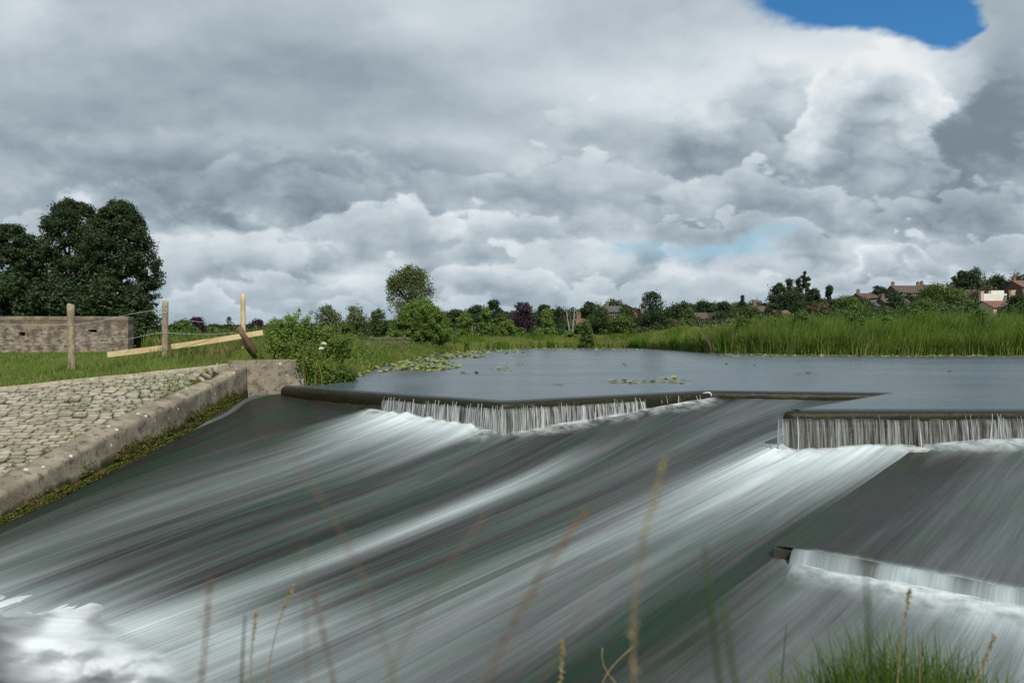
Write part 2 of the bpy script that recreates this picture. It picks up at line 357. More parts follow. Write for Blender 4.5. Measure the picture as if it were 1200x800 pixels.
def build_ground():
    pts = []
    def ring(n, f):
        P = f(n); P = P[~inside(P, HOLE)]; pts.append(P)
    ring(6000, lambda n: np.stack([rng.uniform(-11, -4.5, n), rng.uniform(18.5, 23, n)], 1))
    ring(9000, lambda n: np.stack([rng.uniform(-24, -4, n), rng.uniform(12, 32, n)], 1))
    ring(1500, lambda n: np.stack([rng.uniform(-14, 14, n), rng.uniform(-6, 6, n)], 1))
    ring(5000, lambda n: np.stack([rng.uniform(-60, 75, n), rng.uniform(12, 125, n)], 1))
    ring(5000, lambda n: np.stack([rng.uniform(-400, 500, n), rng.uniform(-40, 420, n)], 1))
    ring(500, lambda n: np.stack([rng.uniform(-2600, 2600, n), rng.uniform(-600, 3000, n)], 1))
    P = np.concatenate(pts)
    B = []
    for a, b in zip(HOLE, np.roll(HOLE, -1, 0)):
        m = max(1, int(np.linalg.norm(b - a) / .7)); B += [a + (b - a) * i / m for i in range(m)]
    B = np.array(B); O = np.array([(-3500, -1200), (3500, -1200), (3500, 4000), (-3500, 4000)], float)
    keep = dist_poly(P, np.vstack([B, B[:1]])) > .12; P = P[keep]
    allp = np.vstack([B, O, P]); nb = len(B)
    edges = [(i, (i + 1) % nb) for i in range(nb)] + [(nb + i, nb + (i + 1) % 4) for i in range(4)]
    r = delaunay_2d_cdt([Vector(p) for p in allp], edges, [], 0, 1e-5)
    V = np.array([tuple(v) for v in r[0]]); T = np.array([f for f in r[2] if len(f) == 3])
    T = T[~inside(V[T].mean(1), HOLE)]
    z = ground_z(V); V3 = np.column_stack([V, z])
    m, t, b, out = newmat('meadow_turf'); p = t.pos()
    c = t.mix(t.mapr(t.noise(p, .9, 6, .6), .35, .65), (.075, .125, .022), (.125, .165, .034))
    c = t.mix(t.mapr(t.noise(p, 4.5, 5, .6), .55, .75), c, (.15, .13, .055))
    t.set(b.inputs['Base Color'], c); b.inputs['Roughness'].default_value = .95; b.inputs['Specular IOR Level'].default_value = .1
    t.l.new(t.bump(t.noise(p, 14, 6, .7), .9, .08), b.inputs['Normal'])
    tag(mesh('ground', V3, T, m, smooth=True), kind='structure')
build_ground()

# ------------------------------------------------------------------ water
def round_corners(L, r=.35, n=5):
    out = [L[0]]
    for a, b, c in zip(L[:-2], L[1:-1], L[2:]):
        d1 = (a - b) / np.linalg.norm(a - b); d2 = (c - b) / np.linalg.norm(c - b); p, q = b + d1 * r, b + d2 * r
        for k in range(n + 1):
            s = k / n; out.append((1 - s) ** 2 * p + 2 * s * (1 - s) * b + s * s * q)
    out.append(L[-1]); return np.array(out)
def water_pool():
    m, t, b, out = newmat('pool_water'); p = t.pos(); px = t.sep(p)
    lo = t.noise(t.comb(t.m('MULTIPLY', px[0], .05), t.m('MULTIPLY', px[1], .16)), 1.0, 5, .6)
    c = t.mix(t.mapr(lo, .35, .68), (.066, .090, .112), (.090, .118, .140))
    t.set(b.inputs['Base Color'], c)
    b.inputs['IOR'].default_value = 1.33; b.inputs['Specular IOR Level'].default_value = .5
    t.set(b.inputs['Roughness'], t.mapr(t.noise(t.comb(t.m('MULTIPLY', px[0], .12), t.m('MULTIPLY', px[1], .3)), 1.0, 4), .35, .65, .20, .30))
    n = t.m('ADD', t.noise(t.comb(t.m('MULTIPLY', px[0], 1.0), t.m('MULTIPLY', px[1], 1.6)), 2.2, 5, .6), t.m('MULTIPLY', t.noise(p, .35, 3), 1.5))
    t.l.new(t.bump(n, .34, .10), b.inputs['Normal'])
    # sheet behind the weir line
    Wb = offset_line(round_corners(W, .16, 4), -.11)
    poly = [tuple(p) for p in Wb[:, :2]] + [(75, 13.5), (75, 60), (50, 62), (30, 72), (24, 104), (-6, 104), (-12, 70), (-10.5, 40), (-8.6, 27), (-7.6, 21.2)]
    ins = []
    P = np.stack([rng.uniform(-12, 75, 6000), rng.uniform(13, 104, 6000)], 1)
    P = P[inside(P, np.array(poly))]
    B = np.array(poly); keep = dist_poly(P, np.vstack([B, B[:1]])) > .2; P = P[keep]
    r = delaunay_2d_cdt([Vector(q) for q in np.vstack([B, P])], [(i, (i + 1) % len(B)) for i in range(len(B))], [], 1, 1e-5)
    V = np.array([tuple(v) for v in r[0]])
    tag(mesh('pool_water', np.column_stack([V, np.zeros(len(V))]), [tuple(f) for f in r[2]], m, smooth=True), kind='structure')
    return m
def offset_line(L, off):
    """mitred offset in plan; positive = downstream side (right-hand of travel)"""
    L = np.asarray(L, float); n = len(L); out = L.copy()
    D = np.diff(L[:, :2], axis=0); D /= np.linalg.norm(D, axis=1)[:, None]; N = np.stack([D[:, 1], -D[:, 0]], 1)
    for i in range(n):
        if i == 0: v = N[0]
        elif i == n - 1: v = N[-1]
        else:
            v = N[i - 1] + N[i]; v = v / (np.linalg.norm(v) + 1e-9); v = v / max(.36, v @ N[i])
        out[i, :2] = L[i, :2] + v * off
    return out
MPOOL = water_pool()

def round_corners(L, r=.35, n=5):
    out = [L[0]]
    for a, b, c in zip(L[:-2], L[1:-1], L[2:]):
        d1 = (a - b) / np.linalg.norm(a - b); d2 = (c - b) / np.linalg.norm(c - b); p, q = b + d1 * r, b + d2 * r
        for k in range(n + 1):
            s = k / n; out.append((1 - s) ** 2 * p + 2 * s * (1 - s) * b + s * s * q)
    out.append(L[-1]); return np.array(out)
def sweep(L, prof):
    """prof: list of (offset, z) -> verts, grid faces"""
    rows = [offset_line(L, o) + np.array([0, 0, z]) for o, z in prof]
    V = np.stack(rows, 1).reshape(-1, 3); return V, grid_faces(len(L), len(prof))
def dense(L, step=.25):
    out = []
    for a, b in zip(L[:-1], L[1:]):
        m = max(1, int(np.linalg.norm(b - a) / step)); out += [a + (b - a) * i / m for i in range(m)]
    return np.array(out + [L[-1]])
WR = round_corners(W, .16, 4)

def flowmat(name, dark, green, foamc, ax, ay, contrast=1.0, rough=.34, bumpk=.30, rim=False):
    """water running over a chute: dark bed colour, white streaks drawn out along the flow (UV), foam by attribute"""
    m, t, b, out = newmat(name); uvn = t.new('ShaderNodeUVMap', uv_map='flow').outputs[0]; q = t.sep(uvn)
    def st(fx, fy, det=3, off=0.0): return t.noise(t.comb(t.m('MULTIPLY', q[0], fx), t.m('MULTIPLY_ADD', q[1], fy, off)), 1.0, det, .6)
    s1 = st(ax * .55, ay * .16, 3); s2 = st(ax * 2.4, ay * .22, 4, 3.3); s3 = st(ax * 11, ay * .40, 4, 8.1); s4 = st(ax * .35, ay * .25, 3, 5.7)
    foam = t.attr('foam')
    streak = t.m('ADD', t.m('MULTIPLY', s1, .46), t.m('ADD', t.m('MULTIPLY', s2, .38), t.m('MULTIPLY', s3, .16)))
    # streaks break the foam up
    w = t.m('ADD', t.m('MULTIPLY', foam, .85), t.m('MULTIPLY', t.m('SUBTRACT', streak, .5), t.m('MULTIPLY_ADD', foam, 1.75, .15 * contrast)))
    w = t.mapr(w, .04, 1.0, 0, 1, smooth=False)
    bed = t.mix(t.mapr(s4, .42, .62), dark, green)
    bed = t.mix(t.m('MULTIPLY', t.mapr(s3, .42, .72), .35), bed, tuple(x * 2.0 for x in dark))
    c = t.mix(w, bed, foamc)
    t.set(b.inputs['Base Color'], c)
    t.set(b.inputs['Roughness'], t.mapr(w, 0, .8, rough, .75)); b.inputs['IOR'].default_value = 1.33; b.inputs['Specular IOR Level'].default_value = .15
    t.l.new(t.bump(t.m('ADD', t.m('MULTIPLY', s2, 1.0), t.m('MULTIPLY', s3, .45)), bumpk, .05), b.inputs['Normal'])
    if rim:
        tr = t.new('ShaderNodeBsdfTransparent'); mx = t.new('ShaderNodeMixShader'); t.l.new(t.attr('cover'), mx.inputs[0]); t.l.new(tr.outputs[0], mx.inputs[1]); t.l.new(b.outputs[0], mx.inputs[2]); t.l.new(mx.outputs[0], out.inputs[0])
    return m

def water_chute():
    G = [[(333, 458), (290, 468), (212, 511), (135, 549), (63, 585), (0, 616), (-100, 668)],
         [(440, 476), (300, 522), (150, 567), (60, 602), (-60, 655)],
         [(515, 492), (350, 550), (180, 606), (0, 668)],
         [(590, 500), (430, 562), (250, 622), (80, 690)],
         [(700, 480), (520, 568), (330, 640), (130, 718)],
         [(822, 462), (640, 560), (420, 650), (180, 740)],
         [(1025, 460), (900, 506), (700, 600), (440, 710), (280, 778)],
         [(935, 519), (780, 590), (560, 690), (380, 775)],
         [(1095, 518), (910, 640), (800, 735), (720, 802)]]
    NTT, K = 260, 46
    guides = []
    for i, g in enumerate(G):
        P = np.array([PPL(x, y, CH) for x, y in g])
        if i == 0: P[:, 0] -= .10
        if i == 8: P[:, 0] += .18
        d = P[-1] - P[-2]; d /= np.linalg.norm(d[:2]); sl = d[0] * CH[0] + d[1] * CH[1]
        need = max(.4, ((ZB - .35) - P[-1][2]) / min(sl, -.03)); P = np.vstack([P, P[-1] + np.array([d[0], d[1], sl]) * min(need, 9)])
        # smooth resample
        L = np.concatenate([[0], np.cumsum(np.linalg.norm(np.diff(P, axis=0), axis=1))]); tt = np.linspace(0, L[-1], NTT)
        Q = np.stack([np.interp(tt, L, P[:, k]) for k in range(3)], 1)
        kern = np.hanning(41); kern /= kern.sum(); Qp = np.pad(Q, ((20, 20), (0, 0)), mode='reflect', reflect_type='odd')
        Q2 = np.stack([np.convolve(Qp[:, k], kern, 'valid') for k in range(3)], 1); guides.append(Q2)
    guides = np.array(guides); ng = len(guides)
    ss = np.linspace(0, ng - 1, (ng - 1) * K + 1); rows = []
    for s in ss:
        i = min(int(s), ng - 2); f = s - i; p0, p1, p2, p3 = (guides[min(max(j, 0), ng - 1)] for j in (i - 1, i, i + 1, i + 2))
        if i in (5, 6): rows.append(p1 * (1 - f) + p2 * f)
        else: rows.append(.5 * ((2 * p1) + (-p0 + p2) * f + (2 * p0 - 5 * p1 + 4 * p2 - p3) * f * f + (-p0 + 3 * p1 - 3 * p2 + p3) * f ** 3))
    V = np.array(rows)                                   # (ns, nt, 3)
    S, T = np.meshgrid(ss, np.linspace(0, 1, NTT), indexing='ij')
    V[:, :, 2] = pz(CH, V[:, :, 0], V[:, :, 1])
    width = 20.0 / (ng - 1)
    x = S * width; y = T * 12
    g = lambda c, w: np.exp(-((S - c) / w) ** 2)
    nz = fbm(x * 1.3, y * .16, 11, 4); nz2 = fbm(x * 4, y * .25, 15, 3)
    foot = sstep(.9, 1.35, S) * (1 - sstep(2.75, 3.1, S)) * np.exp(-(T / (.085 + .10 * nz)) ** 1.6) * 1.25
    foot += sstep(2.9, 3.1, S) * (1 - sstep(4.7, 5.15, S)) * np.exp(-(T / (.045 + .035 * nz)) ** 1.7) * 1.1
    foot += sstep(6.2, 6.75, S) * (1 - sstep(7.75, 8.0, S)) * np.exp(-(T / (.13 + .18 * nz2)) ** 1.4) * 1.15
    band = .80 * g(4.72 + .12 * np.sin(T * 4), .20 + .08 * T) * sstep(.25, .55, T) + .35 * g(1.75, .55) * (1 - .7 * T) + .26 * g(6.35, .35) + .55 * g(7.15, .40) * (1 - .5 * T) + .16 * g(5.5, .3) * (1 - T)
    band += .24 * g(2.5, .2) * (1 - sstep(.2, .7, T)) + .14 * g(3.6, .22) * (1 - sstep(.4, .9, T)) + .12 * g(6.9, .3) * T
    base = .20 + .30 * (nz - .5) - .17 * (1 - sstep(.55, 1.12, S + .55 * np.clip(T - .45, 0, 1) * 2)) - .10 * g(4.15, .25) * sstep(.3, .6, T) - .08 * g(5.35, .25) * T - .22 * sstep(7.45, 7.8, S) * sstep(.28, .5, T) - .10 * g(3.3, .18) * sstep(.2, .4, T)
    edge = .45 * np.exp(-((S - .10 + .05 * np.sin(T * 23)) / .05) ** 2) * (.4 + nz2)
    jump = np.exp(-(np.maximum(V[:, :, 2] - ZB, 0) / (.03 + .10 * nz2)) ** 1.3) * (1 - sstep(5.6, 6.6, S)) * .9
    foam = np.clip((base * .62 + foot * 1.35 + band * (.25 + 1.3 * nz) * .95 + edge + jump * 1.0) * .61, 0, 1.15)
    V[:, :, 2] += (fbm(x * 2.2, y * .28, 21, 4) - .5) * .07 + (fbm(x * 9, y * .5, 25, 3) - .5) * .02 + foot * (.05 + .10 * nz2) + .03 * np.exp(-(S / .18) ** 2)
    m = flowmat('chute_water', (.022, .0212, .0198), (.013, .031, .019), (.56, .64, .67), 13, 3.0)
    o = mesh('chute_water', V.reshape(-1, 3), grid_faces(len(ss), NTT)[:, ::-1], m, uv=np.stack([x / 2.2, y / 2.2], -1).reshape(-1, 2), attr={'foam': foam.ravel()}, smooth=True)
    tag(o, kind='structure')
water_chute()

def water_apron():
    f = E1 - FE; L = np.linalg.norm(f[:2]); f = f / L
    gdir = (E2 - E1); gdir = gdir / np.linalg.norm(gdir[:2])
    m = flowmat('apron_water', (.030, .0285, .027), (.021, .034, .022), (.46, .54, .57), 10, 3.0, contrast=.9)
    nb, na = 190, 120
    b = np.linspace(0, 15, nb); a = np.linspace(0, 1, na)
    end = E1[None, :2] + gdir[None, :2] * b[:, None] + (fbm(b * 3, b * 0, 5)[:, None] - .5) * .05
    # upstream limit: the foot of the right-hand weir
    tt = (YR + .05 - end[:, 1]) / (-f[1]); start = end - f[None, :2] * tt[:, None]
    XY = start[:, None, :] * (1 - a)[None, :, None] + end[:, None, :] * a[None, :, None]
    B, A = np.meshgrid(b, a, indexing='ij'); dist = A * tt[:, None]
    nz = fbm(B * 2, dist * .4, 31); nz2 = fbm(B * 6, dist * .5, 33)
    foot = np.exp(-(dist / (.35 + .9 * nz2)) ** 1.3) * .95 * sstep(-.1, .5, B)
    lip = np.exp(-((tt[:, None] - dist) / .06) ** 2) * .45 * sstep(.25, .6, B) * (.3 + 1.2 * nz2)
    foam = np.clip(.18 + .22 * sstep(1.5, 6, B) * nz + foot + lip - .16 * (1 - sstep(.3, 2.2, B)) + .25 * np.exp(-((B - 4.2 - .2 * dist) / .7) ** 2) * nz2, 0, 1.1)
    Z = pz(AP, XY[..., 0], XY[..., 1]) + nz * .05 + nz2 * .025 - .02 + foot * .10 * nz2
    V = np.concatenate([XY, Z[..., None]], -1); zend = Z[:, -1]
    tag(mesh('apron_water', V.reshape(-1, 3), grid_faces(nb, na), m, uv=np.stack([B / 2.2, dist / 2.2], -1).reshape(-1, 2), attr={'foam': foam.ravel()}, smooth=True), kind='structure')
    # fall over the low step, then the second apron
    nr = 12; pr = np.linspace(0, 1, nr)
    lum = fbm(b * 5, b * 0 + 3, 41)
    fallmask = sstep(.12, .35, b)
    V = []; fo = []
    for k, s in enumerate(pr):
        out = (.16 * s ** .7 + .04 * (lum - .5)) * min(1, s * 4); floor_ = pz(AP, end[:, 0], end[:, 1]) - STEP - .02
        xy = end + f[None, :2] * out[:, None]
        V.append(np.column_stack([xy, zend + (floor_ - zend) * s ** 1.8])); fo.append(np.clip(.12 + 1.7 * (lum - .35) + .45 * s, 0, 1.0))
    V = np.stack(V, 1); fo = np.stack(fo, 1); i0 = int(np.searchsorted(b, .17))
    tag(mesh('step_waterfall', V[i0:].reshape(-1, 3), grid_faces(nb - i0, nr), m, uv=np.stack([np.repeat(b[i0:, None], nr, 1) / 2.2, np.repeat(pr[None] * .2, nb - i0, 0) + .4], -1).reshape(-1, 2), attr={'foam': fo[i0:].ravel()}, smooth=True), kind='structure')
    L2 = 6.5; na = 130; a = np.linspace(-.15, L2, na)
    XY = end[:, None, :] + f[None, None, :2] * a[None, :, None]; B, A = np.meshgrid(b, a, indexing='ij')
    nz = fbm(B * 2, A * .4, 51); nz2 = fbm(B * 6, A * .6, 53)
    foot = np.exp(-(np.maximum(A - .05, 0) / (.18 + .8 * nz2 * sstep(.5, 3, B))) ** 1.3) * sstep(.0, .7, B) * 1.1
    foam = np.clip(.24 + .3 * (nz - .5) + foot - .16 * (1 - sstep(.0, .9, B)) + .18 * np.exp(-((B - 3.0) / 1.0) ** 2), 0, 1.1)
    Z = pz(AP2, XY[..., 0], XY[..., 1]) + (nz - .5) * .06 + (nz2 - .5) * .02 + foot * .08 * nz2
    V = np.concatenate([XY, Z[..., None]], -1)
    tag(mesh('lower_apron_water', V.reshape(-1, 3), grid_faces(nb, na), m, uv=np.stack([B / 2.2, A / 2.2], -1).reshape(-1, 2), attr={'foam': foam.ravel()}, smooth=True), kind='structure')
    # the concrete slabs that carry the two aprons
    mc = noisemat('wet_concrete', (.035, .032, .028), (.07, .062, .05), 3, .5, bump=.5, bscale=18)
    root = thing('stepped_apron', (E1[0], E1[1], ZB), 'dark wet concrete apron stepping down in front of the right hand weir', 'weir apron')
    o0 = np.array([E1[0], E1[1], ZB])
    def slab(name, c, pl, top):
        V = []
        for p in c: V += [(p[0], p[1], pz(pl, p[0], p[1]) - top), (p[0], p[1], -3.2)]
        n = len(c); mesh(name, np.array(V) - o0, [tuple(range(0, 2 * n, 2)), tuple(range(1, 2 * n, 2))[::-1]] + [(2 * i, 2 * i + 1, (2 * i + 3) % (2 * n), (2 * i + 2) % (2 * n)) for i in range(n)], mc, root)
    slab('upper_slab', [start[0] + np.array([0.02, 0]), end[0] + np.array([0, .0]), end[-1], start[-1]], AP, .030)
    d2 = end[0] + f[:2] * L2; d3 = end[-1] + f[:2] * L2
    slab('lower_slab', [end[0] + f[:2] * .004, d2, d3, end[-1] + f[:2] * .004], AP2, .05)
water_apron()

def water_basin():
    J0 = PZ(*JPX[0], ZB)[:2]; J1 = PZ(*JPX[-1], ZB)[:2]; d = (J1 - J0) / np.linalg.norm(J1 - J0); nrm = np.array([d[1], -d[0]])
    if nrm @ np.array([-1, -1]) < 0: nrm = -nrm
    nu, nv = 340, 200
    u = np.linspace(-9, 17, nu); v = np.concatenate([np.linspace(-.9, 3.0, 140), np.linspace(3.05, 13, nv - 140)])
    Uu, Vv = np.meshgrid(u, v, indexing='ij')
    wob = (fbm(Uu * .9, Uu * 0, 61, 3) - .5) * 1.3
    n1 = fbm(Uu * 1.2, Vv * 1.2, 63); n2 = fbm(Uu * 4, Vv * 3, 65)
    dd = Vv - wob
    roll = np.exp(-((dd - .35) / .38) ** 2)
    XY = J0[None, None] + d[None, None] * Uu[..., None] + nrm[None, None] * Vv[..., None]
    Z = ZB + roll * (.03 + .05 * n1) * sstep(-.1, .5, dd) + (n1 - .5) * .12 * sstep(.3, 1.3, dd) + (n2 - .5) * .03 * sstep(.2, .8, dd) - .03 * (1 - sstep(-.35, .05, dd))
    n5 = fbm(Uu * 1.6 + Vv * .5, Vv * 2.2, 73, 5); foam = 1.05 * np.exp(-((dd - .58) / .36) ** 2) * sstep(.32, .56, n5) + .2 * roll + .55 * np.exp(-(np.maximum(dd - .3, 0) / (.2 + 1.1 * n1)) ** 1.2) * sstep(-.2, .3, dd) * sstep(.3, .6, n1) + .30 * sstep(.46, .68, fbm(Uu * .5, Vv * 2.4, 71)) * np.exp(-np.maximum(dd, 0) / 3) + .05
    m = flowmat('basin_water', (.03, .034, .036), (.035, .04, .035), (.68, .73, .75), 2.2, 1.6, contrast=.6, bumpk=.10, rim=True)
    tag(mesh('basin_water', np.concatenate([XY, Z[..., None]], -1).reshape(-1, 3), grid_faces(nu, nv), m, uv=np.stack([(Vv + .3 * Uu) / 2, Uu / 2], -1).reshape(-1, 2), attr={'foam': np.clip(foam, 0, 1.15).ravel(), 'cover': (sstep(-.02, .75, dd + .9 * (n5 - .5))).ravel()}, smooth=True), kind='structure')
water_basin()

# ------------------------------------------------------------------ weir walls, film of water on the crest, curtains
def weir():
    mw = noisemat('weir_wall', (.022, .020, .014), (.055, .048, .03), 2.2, .55, c3=(.035, .045, .012), bump=.7, bscale=16, dist=.03)
    L = dense(WR, .3)
    prof = [(-.2, -1.6), (-.2, -.07), (-.10, -.05), (.0, -.06), (.05, -.08), (.085, -.13), (.095, -.25), (.10, -1.9)]
    def worn(V):
        q = fbm(V[:, 0] * 2.3 + V[:, 1] * 1.1, V[:, 1] * 2.3 - V[:, 2] * 4, 181, 4) - .5; V = V.copy(); V[:, 2] += q * .035; V[:, 1] -= np.abs(q) * .05; return V
    L = dense(WR, .12); V, Fs = sweep(L, prof); V = worn(V)
    root = thing('zigzag_weir', (W[1][0], W[1][1], -1.6), 'dark mossy zigzag weir wall holding back the calm pool', 'weir')
    o0 = np.array([W[1][0], W[1][1], -1.6])
    mesh('wall', V - o0, Fs, mw, root, smooth=True)
    # film of water bending over the crest
    m, t, b, out = newmat('crest_water'); p = t.pos()
    n = t.noise(p, 1.6, 6, .65); n2 = t.noise(p, 9, 5, .65)
    c = t.mix(t.mapr(n, .38, .62), (.017, .015, .009), (.018, .020, .008)); c = t.mix(t.mapr(n2, .52, .75), c, (.048, .044, .018))
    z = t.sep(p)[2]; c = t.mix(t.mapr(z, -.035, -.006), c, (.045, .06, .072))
    t.set(b.inputs['Base Color'], c); b.inputs['Roughness'].default_value = .42; b.inputs['IOR'].default_value = 1.33; b.inputs['Specular IOR Level'].default_value = .35
    t.l.new(t.bump(t.noise(p, 22, 3, .6), .45, .03), b.inputs['Normal'])
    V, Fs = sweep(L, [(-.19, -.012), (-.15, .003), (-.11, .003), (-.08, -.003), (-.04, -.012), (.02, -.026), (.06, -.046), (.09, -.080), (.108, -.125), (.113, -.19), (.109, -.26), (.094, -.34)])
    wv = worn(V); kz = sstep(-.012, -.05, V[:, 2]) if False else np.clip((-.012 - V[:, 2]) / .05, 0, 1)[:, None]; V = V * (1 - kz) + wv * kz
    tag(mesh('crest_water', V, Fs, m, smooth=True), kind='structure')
    # curtains: a broken veil plus hundreds of separate strands
    mv, t, b, out = newmat('falling_water'); uvn = t.new('ShaderNodeUVMap', uv_map='flow').outputs[0]; q = t.sep(uvn)
    s1 = t.noise(t.comb(t.m('MULTIPLY', q[0], 9), t.m('MULTIPLY', q[1], .5)), 1.0, 4, .6); s2 = t.noise(t.comb(t.m('MULTIPLY', q[0], 34), t.m('MULTIPLY', q[1], .7)), 1.0, 3, .6)
    st = t.m('ADD', t.m('MULTIPLY', s1, .5), t.m('MULTIPLY', s2, .5))
    t.set(b.inputs['Base Color'], t.mix(t.mapr(st, .40, .66), (.14, .145, .14), (.56, .59, .60))); b.inputs['Roughness'].default_value = .4
    tr = t.new('ShaderNodeBsdfTransparent'); mx = t.new('ShaderNodeMixShader')
    t.l.new(t.m('MULTIPLY', t.mapr(st, .33, .62), t.attr('cover')), mx.inputs[0]); t.l.new(tr.outputs[0], mx.inputs[1]); t.l.new(b.outputs[0], mx.inputs[2]); t.l.new(mx.outputs[0], out.inputs[0])
    ms, t, b, out = newmat('water_strand'); r = t.new('ShaderNodeNewGeometry').outputs['Random Per Island']
    t.set(b.inputs['Base Color'], t.mix(r, (.12, .125, .125), (.52, .55, .56))); b.inputs['Roughness'].default_value = .35
    D = lambda i: (W[i + 1] - W[i])[:2] / np.linalg.norm((W[i + 1] - W[i])[:2])
    def frac(i, px):      # where the column px crosses segment i
        u = (px - 600) / F; a, d = W[i][:2], (W[i + 1] - W[i])[:2]; return (u * a[1] - a[0]) / (d[0] - u * d[1])
    bottom_z = lambda i, xy: pz(AP2, *xy) if i == 9 else pz(AP, *xy) if (i == 4 and xy[0] > FE[0]) else pz(CH, *xy)
    segs = [(0, frac(0, 452), 1.022, 1.0, 13), (1, -.022, frac(1, 752), 1.0, 14), (1, frac(1, 752), frac(1, 822), .0, 5), (4, -.011, 1.0, .55, 8)]
    SV, SF, n = [], [], 0; VV, VF, VU, VC, vn = [], [], [], [], 0
    for i, f0, f1, cover, dens in segs:
        a = W[i][:2]; d = D(i); Ls = np.linalg.norm((W[i + 1] - W[i])[:2]); nn = np.array([d[1], -d[0]])
        s0, s1 = f0 * Ls, f1 * Ls
        ns = int((s1 - s0) / .05) + 2; sv = np.linspace(s0, s1, ns); hv = np.linspace(0, 1, 9)
        bottom = lambda xy: np.where((i == 4) & (xy[:, 0] > FE[0]), pz(AP, xy[:, 0], xy[:, 1]), pz(CH, xy[:, 0], xy[:, 1])) + .0
        if cover > 0:
            for s in sv:
                base = a + d * s; zb = float(bottom((base + nn * .2)[None])[0])
                for h in hv:
                    off = .118 + .075 * h ** .6 + .015 * (vnoise(s * 6, 0.) - .5); zt = -.16
                    VV.append((*(base + nn * off), zt + (zb - .02 - zt) * h)); VU.append((s, h)); VC.append(cover * (.9 if .03 < h else .3))
            VF.append(grid_faces(ns, 9) + vn); vn += ns * 9
        for _ in range(int((s1 - s0) * dens * (1.5 if cover else 1))):
            s = rng.uniform(s0, s1)
            if cover and fbm(np.array([s * 1.9]), np.array([i * 3.]), 161)[0] + rng.normal(0, .10) < (.40 if i < 4 else .50): continue
            wd = rng.uniform(.003, .011) * (1.7 if rng.random() < .15 else 1); zt = -.06 - abs(rng.normal(0, .09)) * (1 if cover else 1.6)
            base = a + d * s; zb = float(bottom((base + nn * .25)[None])[0]); lean = rng.normal(0, .025); end = 1.0 if cover else rng.uniform(.3, .8)
            for h in np.linspace(0, 1, 7):
                hh = h * end; off = .120 + (.07 + .05 * (1 - cover) * 0) * hh ** .6 + (.008 if wd > .011 else 0)
                ww = wd * (.15 + .85 * min(1, hh * 2.5)) * (1 + .25 * math.sin(7 * hh + s * 9)); c = base + d * (lean * hh) ; zz = zt + (zb - .03 - zt) * hh
                for e, fo in ((-1, 0), (0, .012), (1, 0)): SV.append((*(c + d * e * ww + nn * (off + fo)), zz))
            SF.append(grid_faces(7, 3) + n); n += 21
    tag(mesh('waterfall_veil', np.array(VV), np.concatenate(VF), mv, uv=np.array(VU), attr={'cover': np.array(VC)}, smooth=True), kind='structure')
    tag(mesh('waterfall_strands', np.array(SV), np.concatenate(SF), ms, smooth=True), kind='stuff')
    # foam heaped along the feet of the falls: thin, broken, see-through towards its rim
    mf, t, b, out = newmat('foam_heap'); p = t.pos(); b.inputs['Base Color'].default_value = (.66, .71, .73, 1); b.inputs['Roughness'].default_value = .9
    al = t.m('MULTIPLY', t.attr('cover'), t.mapr(t.noise(p, 3.5, 4, .6), .25, .75)); tr = t.new('ShaderNodeBsdfTransparent'); mx = t.new('ShaderNodeMixShader')
    t.l.new(al, mx.inputs[0]); t.l.new(tr.outputs[0], mx.inputs[1]); t.l.new(b.outputs[0], mx.inputs[2]); t.l.new(mx.outputs[0], out.inputs[0])
    FV, FF, FC, n = [], [], [], 0
    for i, f0, f1, amp in ((9, .3, 12, .55), (0, frac(0, 440), 1.02, 1.0), (1, -.01, 1.0, .62), (4, -.015, 1.0, .85)):
        if i == 9: a = E1[:2]; d = (E2 - E1)[:2]; d = d / np.linalg.norm(d); Ls = 1.0
        else: a = W[i][:2]; d = D(i); Ls = np.linalg.norm((W[i + 1] - W[i])[:2])
        nn = np.array([d[1], -d[0]]); ns = int((f1 - f0) * Ls / .06) + 2
        for si, s_ in enumerate(np.linspace(f0 * Ls, f1 * Ls, ns)):
            base = a + d * s_; lf = fbm(np.array([s_ * 1.7]), np.array([i * 5.]), 151)[0]; hf = fbm(np.array([s_ * 7.]), np.array([i * 5.]), 153)[0]; ww = (.45 + .9 * lf) * (.5 + .5 * amp)
            for q_ in np.linspace(0, 1, 14):
                xy = base + nn * (.16 + ww * q_); zb = float(bottom_z(i, xy)); bump_ = (.05 + .13 * lf + .03 * (hf - .5)) * amp * (math.sin(math.pi * min(1, q_ * 1.15 + .22)) ** 1.2 if q_ < .68 else max(0, math.sin(math.pi * min(1, q_ * 1.15 + .22))))
                FV.append((*xy, zb + bump_ + .015)); FC.append((.85 if q_ < .2 else .85 * (1 - (q_ - .2) / .8) ** 1.6) * min(1, 3 * min(si, ns - 1 - si) / 12 + (.0 if i < 4 else .3)) * (.6 + .6 * lf))
        FF.append(grid_faces(ns, 14) + n); n += ns * 14
    tag(mesh('foam_heap', np.array(FV), np.concatenate(FF), mf, attr={'cover': np.clip(FC, 0, 1)}, smooth=True), kind='stuff')
    # drifted white scrap caught on the crest
    p = PZ(828, 459) + np.array([0, -.16, -.05]); mb = MB(); mwht = noisemat('white_plastic', (.75, .75, .72), (.6, .6, .58), 20, .5, bump=.2)
    mb.tube([p + np.array(q) for q in ((-.15, 0, .03), (-.05, -.01, .045), (.04, -.02, .04), (.07, -.04, -.01), (.05, -.05, -.07))], [.006, .014, .018, .014, .006], 7)
    tag(mb.build('plastic_scrap', mwht, smooth=True), 'crumpled white plastic scrap snagged on the weir crest', 'litter')
weir()

